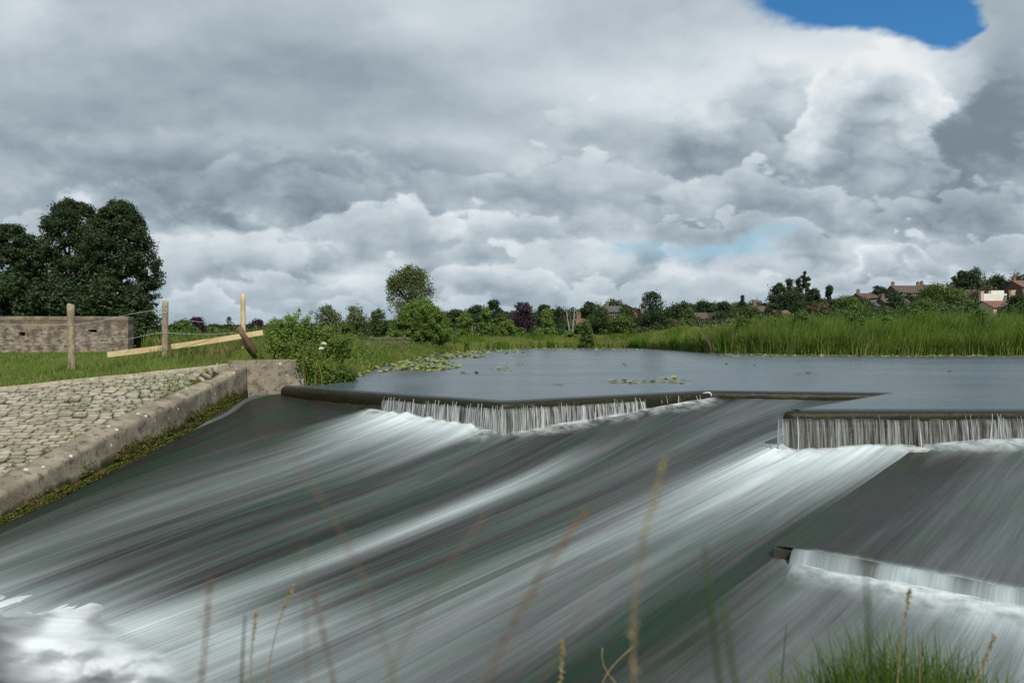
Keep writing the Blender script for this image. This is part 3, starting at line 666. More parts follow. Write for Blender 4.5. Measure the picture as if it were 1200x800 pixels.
# ------------------------------------------------------------------ river wall, cobbled slope, kerb
def river_wall():
    # foot line on the chute, then the return block at the top end
    foot_px = [(-260, 748), (-110, 672), (0, 614), (63, 585), (135, 549), (210, 512), (262, 481), (291, 466)]
    top_px = [(-260, 722), (-110, 645), (0, 580), (63, 548), (141, 505), (210, 471), (262, 445), (294, 427)]
    foot = np.array([PPL(x, y, CH) for x, y in foot_px]); top = []
    for (x, y), f in zip(top_px, foot):
        top.append([f[0] - .03, f[1] + .02, H + (HY - y) / F * f[1]])
    top = np.array(top)
    endY = foot[-1][1] + .75
    # resample
    def res(P, n=90):
        L = np.concatenate([[0], np.cumsum(np.linalg.norm(np.diff(top, axis=0), axis=1))]); tt = np.linspace(0, L[-1], n)
        return np.stack([np.interp(tt, L, P[:, k]) for k in range(3)], 1)
    Fo, To = res(foot), res(top)
    D = np.gradient(To[:, :2], axis=0); D /= np.linalg.norm(D, axis=1)[:, None]; N = np.stack([-D[:, 1], D[:, 0]], 1)   # towards the bank
    thick = np.interp(np.linspace(0, 1, 90), [0, .8, .9, 1], [.36, .36, .36, .40])
    rise = np.interp(np.linspace(0, 1, 90), [0, .75, .88, 1], [.13, .10, .02, .0])
    sections = []
    for k in range(90):
        f, tp, nn = Fo[k].copy(), To[k], N[k]
        q = []
        for z in np.linspace(0, 1, 9): q.append(f + (tp - f) * z if z else f + np.array([0, 0, -.5]))
        q[-1] = q[-1] + np.array([0, 0, -.035])
        q.append(tp + np.array([*(nn * .035), .004])); q.append(tp + np.array([*(nn * thick[k] * .5), rise[k] * .5 + .004])); q.append(tp + np.array([*(nn * (thick[k] - .02)), rise[k]]))
        q.append(tp + np.array([*(nn * thick[k]), rise[k] - .03])); q.append(tp + np.array([*(nn * thick[k]), -1.2]))
        sections.append(q)
    S = np.array(sections); ns, nq = S.shape[:2]
    wob = (fbm(np.arange(ns)[:, None] * .35 + np.zeros((1, nq)), np.arange(nq)[None] * .9 + np.zeros((ns, 1)), 81) - .5) * .03
    S[:, :, 2] += wob * .5; S[:, :, :2] += (N[:, None] * wob[..., None])
    o0 = To[45].copy(); o0[2] = Fo[45][2]
    m, t, b, out = newmat('old_concrete'); p = t.pos(); h = t.attr('up')
    c = t.mix(t.mapr(t.noise(p, 1.7, 7, .62), .35, .65), (.175, .152, .115), (.31, .275, .21))
    c = t.mix(t.m('MULTIPLY', t.mapr(t.noise(p, 5.5, 6, .7), .50, .66), .8), c, (.075, .064, .05))
    lich = t.new('ShaderNodeTexVoronoi'); t.l.new(p, lich.inputs['Vector']); lich.inputs['Scale'].default_value = 3.2
    c = t.mix(t.m('MULTIPLY', t.mapr(lich.outputs['Distance'], .12, .09), .9), c, (.66, .65, .60))
    band = t.m('ADD', h, t.m('MULTIPLY', t.m('SUBTRACT', t.noise(p, 2.6, 5, .65), .5), 1.1))
    c = t.mix(t.mapr(band, .50, .30), c, (.13, .09, .06)); c = t.mix(t.mapr(band, .34, .18), c, (.035, .045, .012))
    yj = t.m('FRACT', t.m('ADD', t.m('MULTIPLY_ADD', t.sep(p)[1], 1 / 2.35, .25), t.m('MULTIPLY', t.m('SUBTRACT', t.noise(p, 3, 3), .5), .02)))
    c = t.mix(t.m('MULTIPLY', t.mapr(t.m('ABSOLUTE', t.m('SUBTRACT', yj, .5)), .008, .003), .35), c, (.06, .05, .038))
    t.set(b.inputs['Base Color'], c); b.inputs['Roughness'].default_value = .9; b.inputs['Specular IOR Level'].default_value = .2
    t.l.new(t.bump(t.noise(p, 24, 8, .7), .75, .03), b.inputs['Normal'])
    root = thing('river_wall', o0, 'weathered concrete river wall sloping beside the cobbled bank, mossy at its foot', 'river wall')
    up = np.zeros((ns, nq)); up[:, :9] = np.linspace(0, 1, 9); up[:, 9:] = 1.3
    mesh('wall', S.reshape(-1, 3) - o0, [grid_faces(ns, nq)[:, ::-1], np.arange(ns * nq - nq, ns * nq)[None]], m, root, attr={'up': up.ravel()}, smooth=False)
    # squared block that ends the wall at the weir, face to the camera, top corner rounded off
    eA, eB = WEA, WEB; dv = eB - eA; Lb = np.linalg.norm(dv); dv = dv / Lb; nb_ = np.array([-dv[1], dv[0]])
    zt = H + (HY - 422) / F * (eA[1] + .45); rr = .13; out = [(0, -1.3), (Lb, -1.3)]
    for a_ in np.linspace(0, math.pi / 2, 7): out.append((Lb - rr + rr * math.cos(a_), zt - rr + rr * math.sin(a_)))
    out += [(Lb * .6, zt + .005), (Lb * .3, zt), (0, zt)]; out = np.array(out); nO = len(out); layers = []
    for dpt, ins in ((0, .03), (.03, 0), (.45, 0), (.48, .03)):
        cc = out.mean(0); q = out + (cc - out) / np.linalg.norm(cc - out, axis=1)[:, None] * ins; layers.append(np.column_stack([eA[0] + dv[0] * q[:, 0] + nb_[0] * dpt, eA[1] + dv[1] * q[:, 0] + nb_[1] * dpt, q[:, 1]]))
    BV = np.concatenate(layers); upb = np.where(BV[:, 2] > zt - .25, 1.2, np.clip((BV[:, 2] + .45) / 1.0, 0, 1.2))
    BF = [tuple(range(nO)), tuple(3 * nO + k_ for k_ in range(nO))[::-1]] + [(q_ * nO + k_, (q_ + 1) * nO + k_, (q_ + 1) * nO + (k_ + 1) % nO, q_ * nO + (k_ + 1) % nO) for q_ in range(3) for k_ in range(nO)]
    mesh('end_block', BV - o0, BF, m, root, attr={'up': upb})
    # coping joint: a low ridge across the top where two pours meet
    # moss: tufts along the foot
    k = rng.integers(0, 84, 60000); fr = rng.random(60000)
    sfr = (k + fr) / 90 * 3
    hh = np.abs(rng.normal(0, .17, 60000)) * (.35 + 1.5 * fbm((k + fr) * .22, (k + fr) * 0, 91))
    hh = np.clip(hh * .78 - .02, 0, .55)
    B0 = Fo[k] * (1 - fr[:, None]) + Fo[k + 1] * fr[:, None]; T0 = To[k] * (1 - fr[:, None]) + To[k + 1] * fr[:, None]
    P = B0 + (T0 - B0) * hh[:, None] + np.concatenate([-N[k] * rng.uniform(-.01, .07, 60000)[:, None] * (1.2 - hh[:, None]), np.zeros((60000, 1))], 1); P[:, 2] += .02
    keep = fbm(sfr * 4, hh * 4, 93) > .40 - .25 * (hh < .12); P = P[keep]
    mm = leafmat('moss', (.045, .058, .009), (.110, .115, .016), (.11, .085, .025), .15, patch=1.5)
    Vl, Fl = leaves(P, rng.uniform(.014, .034, len(P)), np.concatenate([-N[k[keep]], np.full((len(P), 1), .6)], 1), .8)
    mesh('moss', Vl - o0, Fl, mm, root)
    return Fo, To, N, thick, rise
def leaves(P, size, nrm=None, jitter=1.0, aspect=.55):
    """one rhombic leaf face per point"""
    n = len(P); r = rng.normal(size=(n, 3)); r /= np.linalg.norm(r, axis=1)[:, None]
    if nrm is not None:
        nn = nrm / (np.linalg.norm(nrm, axis=1)[:, None] + 1e-9); r = nn + r * jitter; r /= np.linalg.norm(r, axis=1)[:, None] + 1e-9
    a = np.cross(r, rng.normal(size=(n, 3))); a /= np.linalg.norm(a, axis=1)[:, None] + 1e-9; b = np.cross(r, a)
    s = np.asarray(size)[:, None]
    V = np.stack([P - a * s, P + b * s * aspect, P + a * s, P - b * s * aspect], 1).reshape(-1, 3)
    return V, np.arange(4 * n).reshape(n, 4)
WFo, WTo, WN, WTH, WRI = river_wall()

def cobbles():
    inner = WTo[:80].copy(); inner[:, :2] += WN[:80] * (WTH[:80, None] - .01); inner[:, 2] += WRI[:80] - .045
    Lk = np.concatenate([[0], np.cumsum(np.linalg.norm(np.diff(KERB[:, :2], axis=0), axis=1))])
    n = len(inner); tt = np.linspace(0, 1, n)
    upper = np.stack([np.interp(tt * Lk[-1], Lk, KERB[:, k]) for k in range(3)], 1); upper[:, 2] -= .03
    def at(u, v):   # u along 0..1, v 0 = kerb 1 = wall
        i = np.clip(u * (n - 1), 0, n - 1.001); k = i.astype(int); f = (i - k)[:, None]
        a = upper[k] * (1 - f) + upper[k + 1] * f; b = inner[k] * (1 - f) + inner[k + 1] * f
        return a * (1 - v[:, None]) + b * v[:, None]
    U, Vg = np.meshgrid(np.linspace(0, 1, 60), np.linspace(0, 1, 40), indexing='ij')
    P = at(U.ravel(), Vg.ravel()); P[:, 2] -= .028
    mj = noisemat('mossy_joints', (.026, .024, .011), (.050, .056, .015), 3.5, .95, c3=(.09, .075, .05), bump=.8, bscale=30)
    mst, t, b, out = newmat('stone_setts'); p = t.pos(); r = t.new('ShaderNodeNewGeometry').outputs['Random Per Island']
    c = t.mix(r, (.20, .178, .135), (.40, .365, .295)); c = t.mix(t.m('MULTIPLY', t.mapr(t.noise(p, 16, 6, .65), .48, .70), .6), c, (.14, .12, .08))
    c = t.mix(t.m('MULTIPLY', t.mapr(t.noise(p, 1.3, 5, .6), .50, .66), .5), c, (.14, .15, .06))
    t.set(b.inputs['Base Color'], c); b.inputs['Roughness'].default_value = .85; t.l.new(t.bump(t.noise(p, 45, 6, .65), .5, .015), b.inputs['Normal'])
    # setts in rows along X, laid on the sloping surface: look heights up by triangulating the patch
    X, Y, Z = P[:, 0], P[:, 1], P[:, 2] + .028
    from mathutils.bvhtree import BVHTree
    fs = grid_faces(60, 40); bv = BVHTree.FromPolygons([tuple(q) for q in np.column_stack([X, Y, Z])], [tuple(int(i) for i in f) for f in fs])
    poly = np.vstack([upper[:, :2] + np.array([0, -.06]), inner[::-1, :2] + np.array([-.03, .0])])
    SVs, SFs, cnt = [], [], 0; y = 8.0
    g = np.array([[-1, -1, 0], [1, -1, 0], [1, 1, 0], [-1, 1, 0]], float)
    while y < 19.2:
        row = rng.uniform(.150, .170); x = -20 + rng.uniform(0, .3)
        while x < -6:
            w = rng.uniform(.22, .34)
            cx, cy = x + w / 2, y + row / 2 + .03 * math.sin(x * 1.7 + y)
            x += w
            if rng.random() < .02: continue
            if not inside(np.array([[cx, cy]]), poly)[0]: continue
            hit = bv.ray_cast(Vector((cx, cy, 5)), Vector((0, 0, -1)))
            if hit[0] is None: continue
            nz = np.array(hit[1]); nz = nz if nz[2] > 0 else -nz; ex = np.array([1, 0, 0]) - nz * nz[0]; ex /= np.linalg.norm(ex); ey = np.cross(nz, ex)
            nz = nz + rng.normal(0, .045, 3); nz /= np.linalg.norm(nz); c0 = np.array(hit[0]) + nz * rng.uniform(-.012, .012)
            sc = 1 / max(.5, ey[1]); hx, hy = w / 2 - rng.uniform(.016, .030), (row / 2) * sc - rng.uniform(.016, .028)
            rings = []
            a0 = rng.normal(0, .03)
            for inset, hgt in ((0, -.04), (.0, .004), (.010, .015), (.032, .020)):
                q = g.copy(); q[:, 0] *= max(.02, hx - inset); q[:, 1] *= max(.012, hy - inset * .8); q[:, :2] += rng.normal(0, .004, (4, 2))
                # 8-sided outline: cut corners
                ring = []
                for k in range(4):
                    p0, p1 = q[k], q[(k + 1) % 4]; ring += [p0 * .82 + p1 * .18, p0 * .18 + p1 * .82]
                rings.append(np.array(ring) + np.array([0, 0, hgt]))
            Q = np.concatenate(rings); ca, sa = math.cos(a0), math.sin(a0)
            Q = np.column_stack([Q[:, 0] * ca - Q[:, 1] * sa, Q[:, 0] * sa + Q[:, 1] * ca, Q[:, 2]])
            SVs.append(c0 + Q[:, :1] * ex + Q[:, 1:2] * ey + Q[:, 2:] * nz)
            for k in range(3):
                for j in range(8): SFs.append((cnt + k * 8 + j, cnt + k * 8 + (j + 1) % 8, cnt + (k + 1) * 8 + (j + 1) % 8, cnt + (k + 1) * 8 + j))
            SFs.append(tuple(cnt + 24 + j for j in range(8))); cnt += 32
        y += row
    pave = mesh('cobbled_pavement', P, grid_faces(60, 40), mj, smooth=True); tag(pave, kind='structure')
    st = mesh('setts', np.concatenate(SVs), SFs, mst, pave, smooth=False)
    # kerb along the meadow edge
    K = dense(KERB, .35); D = np.gradient(K[:, :2], axis=0); D /= np.linalg.norm(D, axis=1)[:, None]; Nn = np.stack([-D[:, 1], D[:, 0]], 1)
    S = []
    for k in range(len(K)):
        wv = (fbm(np.array([k * .6]), np.array([2.]), 97)[0] - .5) * .04
        S.append([K[k] + np.array([*(Nn[k] * o), z + wv]) for o, z in ((-.09, -.3), (-.09, .02), (-.075, .035), (.075, .04), (.09, .025), (.09, -.3))])
    S = np.array(S); mk = noisemat('kerb_stone', (.27, .235, .17), (.40, .36, .28), 5, .9, c3=(.14, .13, .06), bump=.5, bscale=30)
    o0 = K[0]; tag(mesh('edging_kerb', S.reshape(-1, 3), grid_faces(len(K), 6)[:, ::-1], mk), 'thin pale stone edging kerb between the meadow grass and the cobbled slope', 'kerb')
    # grass growing in joints
    N = 5200; u = rng.random(N); v = rng.random(N) ** .9
    q = at(u, v); dens = fbm(q[:, 0] * 1.1, q[:, 1] * 1.1, 99); keep = (dens > .585) | ((v > .93) & (dens > .5)) ; q = q[keep]
    blades('joint_grass', q, rng.uniform(.03, .10, len(q)), .007, MGRASS, kind='stuff')
    return at
def blades(name, P, h, w, mat, lean=.35, parent=None, kind=None, nseg=2, wind=(0, 0)):
    n = len(P)
    if n == 0: return None
    th = rng.uniform(0, 2 * math.pi, n); side = np.stack([np.cos(th), np.sin(th), np.zeros(n)], 1)
    ld = rng.uniform(0, 2 * math.pi, n); ln = np.abs(rng.normal(0, lean, n)); dirv = np.stack([np.cos(ld) * ln + wind[0], np.sin(ld) * ln + wind[1], np.zeros(n)], 1)
    w = np.broadcast_to(np.asarray(w, float), (n,)); h = np.asarray(h, float); rows = []
    for k in range(nseg + 1):
        s = k / nseg; c = P + dirv * (h * s ** 1.8)[:, None] + np.array([0, 0, 1.0]) * (h * s * (1 - .25 * np.minimum(ln, 1.2) * s))[:, None]
        ww = (w * (1 - .92 * s ** 1.5))[:, None]; rows += [c - side * ww, c + side * ww]
    V = np.stack(rows, 1).reshape(-1, 3); m = 2 * (nseg + 1); base = np.arange(n)[:, None] * m
    Fs = np.concatenate([base + np.array([2 * k, 2 * k + 1, 2 * k + 3, 2 * k + 2])[None] for k in range(nseg)])
    o = mesh(name, V, Fs, mat, parent)
    if kind: tag(o, kind=kind)
    return o
MGRASS = leafmat('grass_blades', (.085, .150, .022), (.155, .215, .040), (.18, .17, .06), .3, patch=.8)
MGRASSD = leafmat('grass_dark', (.048, .098, .015), (.115, .180, .030), (.13, .12, .05), .3, patch=3)
MREED = leafmat('reed_blades', (.055, .125, .014), (.155, .245, .030), (.032, .070, .012), .38, patch=.42)
MREED2 = leafmat('reed_pale', (.12, .185, .034), (.25, .28, .07), (.18, .15, .08), .3, patch=.25)
MDRY = leafmat('dry_stem', (.24, .175, .085), (.36, .28, .15), None, .2)
cobble_at = cobbles()

# ------------------------------------------------------------------ meadow grass
def meadow():
    N = 150000; x = rng.uniform(-34, -4, N); y = 13 + rng.random(N) ** 1.5 * 45; P = np.stack([x, y], 1)
    k = (~inside(P, HOLE)) & (np.abs(x / y) < .9) & (dist_poly(P, SHORE) > .25); P = P[k]
    z = ground_z(P); dk = dist_poly(P, KERB[:, :2]); df = np.minimum.reduce([np.hypot(P[:, 0] - f[0], P[:, 1] - f[1]) for f in FP])
    pn = fbm(P[:, 0] * .7, P[:, 1] * .7, 111)
    lush = np.exp(-((P[:, 0] + 8.4) / 2.6) ** 2) * np.exp(-((P[:, 1] - 19.6) / 1.6) ** 2)
    h = rng.uniform(.05, .12, len(P)) + .12 * np.exp(-dk / .5) * pn + .22 * np.exp(-df / .35) * pn + .30 * lush * pn
    h *= .7 + .6 * pn
    wid = np.where(P[:, 1] > 26, .022, .011)
    blades('meadow_grass', np.column_stack([P, z - .01]), h, wid, MGRASS, .5, kind='stuff')
    # seed stalks among the longer grass by the fence
    N = 700; P = np.stack([rng.normal(-8.6, 1.9, N), rng.normal(19.7, .8, N)], 1); P = P[~inside(P, HOLE)]
    blades('seeding_grass', np.column_stack([P, ground_z(P)]), rng.uniform(.2, .55, len(P)), .006, leafmat('seed_grass', (.16, .13, .06), (.25, .19, .09), (.09, .11, .03), .2), .3, kind='stuff')
meadow()

# ------------------------------------------------------------------ fence
def fence():
    mp = noisemat('post_wood', (.22, .18, .12), (.33, .275, .19), 6, .85, c3=(.15, .13, .09), bump=.6, bscale=26)
    mn = noisemat('fresh_timber', (.47, .36, .19), (.58, .46, .27), 3, .7, bump=.3, bscale=40)
    mo = noisemat('brown_wood', (.10, .062, .038), (.16, .105, .065), 6, .85, bump=.6, bscale=26)
    mw = noisemat('galvanised_wire', (.30, .31, .31), (.42, .43, .43), 10, .45, bump=0)
    o0 = FP[1]; root = thing('wire_fence', o0, 'broken wire fence of three timber posts with a fallen pale rail on the meadow edge', 'fence')
    tops = [PY(83, 357, 17.3), PY(194, 353, 18.8), PY(284.5, 345, 20.0)]
    for k, (f, tp) in enumerate(zip(FP, tops)):
        mb = MB(); f = f.copy(); f[2] -= .15; r = (.088, .085, .068)[k]
        n = 9; P = [f + (tp - f) * s + np.array([.006 * math.sin(5 * s + k), 0, 0]) for s in np.linspace(0, 1, n)]
        P.append(tp + np.array([0, 0, .015])); R = [r * 1.05] + [r * (1 - .05 * s) for s in np.linspace(0, 1, n - 1)] + [r * .72]
        mb.tube(np.array(P) - o0, R, 12 if k < 2 else 8); mb.build('post', mp if k < 2 else mn, root, smooth=True)
    # fallen rail: sawn plank
    a = PY(126, 415.5, 18.75); b = PY(308, 389.5, 19.95); d = (b - a) / np.linalg.norm(b - a); up = np.array([-d[2] * .5, 0, 1.0]); up -= d * (up @ d); up /= np.linalg.norm(up); sd_ = np.cross(d, up)
    V = []
    for s in np.linspace(0, 1, 9):
        c = a + (b - a) * s - np.array([0, 0, .035 * math.sin(math.pi * s)])
        for x, z in ((-.03, -.075), (.03, -.075), (.03, .075), (-.03, .075)): V.append(c + sd_ * x + up * z)
    Fs = [(i * 4 + k, i * 4 + (k + 1) % 4, i * 4 + 4 + (k + 1) % 4, i * 4 + 4 + k) for i in range(8) for k in range(4)] + [(3, 2, 1, 0), (32, 33, 34, 35)]
    mesh('rail', np.array(V) - o0, Fs, mn, root)
    mb = MB(); q = [PY(279.5, 383, 19.75), PY(287, 395, 19.8), PY(299, 414.5, 19.9)]; mb.tube(np.array(q) - o0, [.085, .092, .095], 9); mb.build('brace', mo, root, smooth=True)
    mb = MB()
    for pts in ([(83, 381, 17.22), (120, 376, 17.7), (150, 368.5, 18.2), (172, 365, 18.5), (193, 361, 18.7)], [(83, 404, 17.22), (130, 400, 17.8), (157, 396, 18.2), (178, 391, 18.55), (193, 390, 18.7), (240, 392, 19.3), (281, 389.5, 19.9)],
                [(193, 362, 18.7), (206, 370, 18.8), (222, 375.5, 19.0), (240, 378, 19.2), (258, 377.5, 19.5), (272, 375, 19.7), (283, 371.5, 19.9)], [(-60, 408, 15.8), (0, 403, 16.3), (83, 404, 17.22)], [(-60, 384, 15.8), (0, 380, 16.3), (83, 381, 17.22)]):
        mb.tube(np.array([PY(*p) for p in pts]) - o0, .0055, 5)
    mb.build('wire', mw, root)
    # thin bindings round the middle post
    mb = MB()
    for yy in (361, 369, 390):
        c = PY(193.6, yy, 18.8); mb = MB(); mb.tube([c - o0 + np.array([.088 * math.cos(t_), .088 * math.sin(t_), .01 * t_]) for t_ in np.linspace(0, 6.2, 13)], .006, 5); mb.build('binding', mw, root)
fence()

# ------------------------------------------------------------------ pillbox
def pillbox():
    Y0 = 40.0; z0 = .30; z1 = PY(0, 372, Y0)[2]
    m, t, b, out = newmat('rendered_brick'); p = t.pos(); s = t.sep(p)
    br = t.new('ShaderNodeTexBrick'); t.l.new(t.comb(t.m('ADD', s[0], t.m('MULTIPLY', s[1], .6)), s[2]), br.inputs['Vector']); br.inputs['Scale'].default_value = 1.0
    br.inputs['Brick Width'].default_value = .36; br.inputs['Row Height'].default_value = .12; br.inputs['Mortar Size'].default_value = .016
    br.inputs['Color1'].default_value = (.26, .175, .115, 1); br.inputs['Color2'].default_value = (.34, .255, .15, 1); br.inputs['Mortar'].default_value = (.20, .17, .13, 1)
    n = t.noise(p, .55, 6, .62); n2 = t.noise(p, 2.6, 6, .7)
    rend = t.mix(t.mapr(n2, .36, .66), (.115, .092, .072), (.34, .29, .235))
    rend = t.mix(t.mapr(t.noise(t.comb(t.m('MULTIPLY', s[0], 1.0), 0.0, t.m('MULTIPLY', s[2], 3.2)), 2.6, 7, .78), .50, .58), rend, (.075, .056, .044))
    c = t.mix(t.mapr(n, .57, .62), rend, br.outputs[0])
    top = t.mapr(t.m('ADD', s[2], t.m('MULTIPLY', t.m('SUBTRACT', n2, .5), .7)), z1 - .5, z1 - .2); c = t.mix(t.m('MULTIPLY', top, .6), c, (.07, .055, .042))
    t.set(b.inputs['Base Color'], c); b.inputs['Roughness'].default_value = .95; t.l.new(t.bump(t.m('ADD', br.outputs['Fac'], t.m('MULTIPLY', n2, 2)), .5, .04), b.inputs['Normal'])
    xl, xr = PY(-90, 400, Y0)[0], PY(150, 400, Y0)[0]
    o0 = np.array([xr, Y0, z0]); root = thing('brick_pillbox', o0, 'low brick and cement wartime pillbox with dark gun slits on the meadow', 'pillbox')
    plan = np.array([(xl, Y0 - .6), (xr, Y0), (PY(156.5, 0, Y0 + 1)[0], Y0 + 1.0), (xr - 3.6, Y0 + 5), (xl, Y0 + 5)])
    # front wall with two slits cut through
    def fx(px): return PY(px, 0, Y0)[0]
    xs = [xl, fx(26.5), fx(33.5), fx(105), fx(114.5), xr]; zsl = lambda y: H + (HY - y) / F * Y0
    zs = [z0 - .5, zsl(393.5), zsl(389), zsl(386.2), z1]
    fy = lambda x: Y0 - .6 + (x - xl) / (xr - xl) * .6
    holes = {(1, 1), (3, 2)}; V = []; Fs = []; idx = {}
    def vid(x, y, z):
        k = (round(x, 4), round(y, 4), round(z, 4))
        if k not in idx: idx[k] = len(V); V.append((x, y, z))
        return idx[k]
    mb_in = []
    for i in range(5):
        for j in range(4):
            x0, x1, a0, a1 = xs[i], xs[i + 1], zs[j], zs[j + 1]
            if (i, j) in holes or (i == 1 and j == 1) or (i == 3 and j == 2):
                mb_in.append((x0, x1, a0, a1)); dpt = .7
                for (p0, p1) in (((x0, a0), (x1, a0)), ((x1, a0), (x1, a1)), ((x1, a1), (x0, a1)), ((x0, a1), (x0, a0))):
                    Fs.append((vid(p0[0], fy(p0[0]), p0[1]), vid(p1[0], fy(p1[0]), p1[1]), vid(p1[0], fy(p1[0]) + dpt, p1[1]), vid(p0[0], fy(p0[0]) + dpt, p0[1])))
            else: Fs.append((vid(x0, fy(x0), a0), vid(x1, fy(x1), a0), vid(x1, fy(x1), a1), vid(x0, fy(x0), a1)))
    for k in range(1, 5):
        p0, p1 = plan[k], plan[(k + 1) % 5]
        Fs.append((vid(*p0, z0 - .5), vid(*p1, z0 - .5), vid(*p1, z1), vid(*p0, z1)))
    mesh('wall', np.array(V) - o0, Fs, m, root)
    md = noisemat('slit_shade', (.004, .004, .004), (.008, .007, .006), 5, 1, bump=0)  # near-black panels behind the slit openings: the shade inside, put into the colour
    for x0, x1, a0, a1 in mb_in:
        mb = MB(); mb.box((np.array([(x0 + x1) / 2, fy((x0 + x1) / 2) + .72, (a0 + a1) / 2]) - o0), (x1 - x0 + .1, .02, a1 - a0 + .1)); mb.build('slit_shade_panel', md, root)
    mr = noisemat('roof_concrete', (.15, .125, .095), (.25, .215, .165), 2, .95, c3=(.08, .075, .05), bump=.6, bscale=10)
    c = plan.mean(0); ov = c + (plan - c) * 1.004; n = 5
    ring = [np.column_stack([ov, np.full(n, z1 - .14)]), np.column_stack([ov, np.full(n, z1 + .03)]), np.column_stack([c + (plan - c) * .985, np.full(n, z1 + .06)])]
    mesh('roof', np.concatenate(ring) - o0, [tuple(range(n))[::-1], tuple(range(2 * n, 3 * n))] + [(q * n + k, q * n + (k + 1) % n, (q + 1) * n + (k + 1) % n, (q + 1) * n + k) for q in range(2) for k in range(n)], mr, root)
pillbox()

# ------------------------------------------------------------------ trees
LM = {
 'dark': leafmat('leaf_dark', (.020, .040, .013), (.045, .075, .024), (.028, .050, .022), .18, patch=.25),
 'deep': leafmat('leaf_deep', (.035, .066, .016), (.075, .115, .030), (.050, .078, .026), .22, patch=.25),
 'mid': leafmat('leaf_mid', (.055, .100, .022), (.110, .165, .038), (.080, .125, .032), .25, patch=.25),
 'light': leafmat('leaf_light', (.085, .155, .026), (.160, .230, .045), (.11, .17, .035), .28, patch=.3),
 'olive': leafmat('leaf_olive', (.075, .130, .022), (.145, .215, .038), (.10, .150, .03), .28, patch=.3),
 'grey': leafmat('leaf_grey', (.080, .115, .055), (.150, .185, .095), (.11, .145, .065), .25, patch=.3),
 'purple': leafmat('leaf_purple', (.024, .012, .022), (.052, .024, .038), None, .1),
 'rust': leafmat('leaf_rust', (.085, .060, .035), (.14, .095, .055), (.06, .08, .025), .2),
 'birch': leafmat('leaf_birch', (.070, .105, .034), (.140, .175, .065), (.09, .125, .045), .28, patch=.4),
}
MBARK = noisemat('bark', (.05, .042, .032), (.10, .085, .065), 3, .95, bump=.7, bscale=14)
MBIRCH = noisemat('birch_bark', (.24, .225, .195), (.34, .32, .285), 3, .9, c3=(.12, .10, .08), bump=.4, bscale=10)
def profile(kind, z):
    if kind == 'cone': return (1 - z) ** .85 * .98 + .03
    if kind == 'column': return np.sin(np.pi * np.clip(z * .94 + .04, 0, 1)) ** .55
    if kind == 'bush': return np.sqrt(np.clip(1 - z ** 2.4, 0, 1)) * (.86 + .14 * np.sin(np.pi * z))
    if kind == 'sparse': return np.sqrt(np.clip(1 - (2 * z - 1) ** 2, 0, 1)) * .95
    return np.sqrt(np.clip(1 - (1.85 * z - .85) ** 2, 0, 1))
def crown_points(hgt, wid, cb, kind, n, clumps, clump_r, depth=None, fill=.55):
    depth = depth or wid; z = rng.random(clumps) ** (.9 if kind in ('bush', 'cone') else .8); R = profile(kind, z)
    th = rng.uniform(0, 2 * math.pi, clumps); rr = R * np.sqrt(fill * fill + (1 - fill * fill) * rng.random(clumps)) * (.92 + .16 * rng.random(clumps))
    ch = hgt * (1 - cb)
    cr = clump_r * min(wid, ch) * rng.uniform(.6, 1.35, clumps)
    C = np.stack([rr * np.cos(th) * np.maximum(wid / 2 - cr * .6, .1), rr * np.sin(th) * np.maximum(depth / 2 - cr * .6, .1), hgt * cb + cr * .4 + z * (ch - cr * 1.1)], 1)
    prob = cr ** 2; prob /= prob.sum(); k = rng.choice(clumps, n, p=prob)
    d = rng.normal(size=(n, 3)); d /= np.linalg.norm(d, axis=1)[:, None]
    rad = cr[k] * (.30 + .70 * rng.random(n) ** .55) * (1 + .25 * rng.normal(size=n) * (rng.random(n) < .25))
    an = rng.uniform(.65, 1.35, (clumps, 3)); th_ = np.arctan2(d[:, 1], d[:, 0]); lump = fbm(th_ * 1.6 + k * 7.7, d[:, 2] * 2.6 + k * 3.1, 171, 3)
    rad = rad * (.55 + 1.05 * lump)
    P = C[k] + d * rad[:, None] * an[k] * np.array([1, 1, .85]); P[:, 2] = np.maximum(P[:, 2], .05)
    return P, d, C
def tree(name, label, cat, loc, hgt, wid, kind='round', leaf='mid', n=2600, ls=.16, cb=.14, clumps=26, cr=.19, group=None, bark=None, limbs=6, fill=.55, droop=0):
    root = thing(name, loc, label, cat, group)
    P, d, C = crown_points(hgt, wid, cb, kind, n, clumps, cr, fill=fill)
    if droop: P[:, 2] -= droop * rng.random(n) ** 2 * hgt * .10
    V, Fs = leaves(P, ls * rng.uniform(.6, 1.3, n), d + np.array([0, 0, .35]), .9)
    mesh('crown', V, Fs, LM[leaf] if isinstance(leaf, str) else leaf, root)
    mb = MB(); tr = max(.05, hgt * .018 + .02); top = hgt * (.80 if kind != 'bush' else .6)
    zs = np.linspace(-.4, top, 7); bend = rng.normal(0, .012 * hgt, 2)
    pts = np.stack([bend[0] * np.sin(zs / top * 2), bend[1] * np.sin(zs / top * 2), zs], 1)
    mb.tube(pts, tr * np.linspace(1.25, .22, 7), 7)
    for c in C[rng.choice(len(C), min(limbs, len(C)), replace=False)]:
        zz = max(.15 * hgt, min(c[2] * .65, top * .85)); s = np.array([bend[0] * math.sin(zz / top * 2), bend[1] * math.sin(zz / top * 2), zz]); mid = (s + c) / 2 + np.array([0, 0, .04 * hgt])
        mb.tube([s, mid, c], [tr * .5, tr * .32, tr * .1], 5)
    mb.build('trunk', bark or MBARK, root, smooth=True)
    return root
def gw(x, y): return -.02 if inside(np.array([[x, y]]), HOLE)[0] else gz(x, y)
def gz(x, y): return float(ground_z(np.array([[x, y]]))[0])
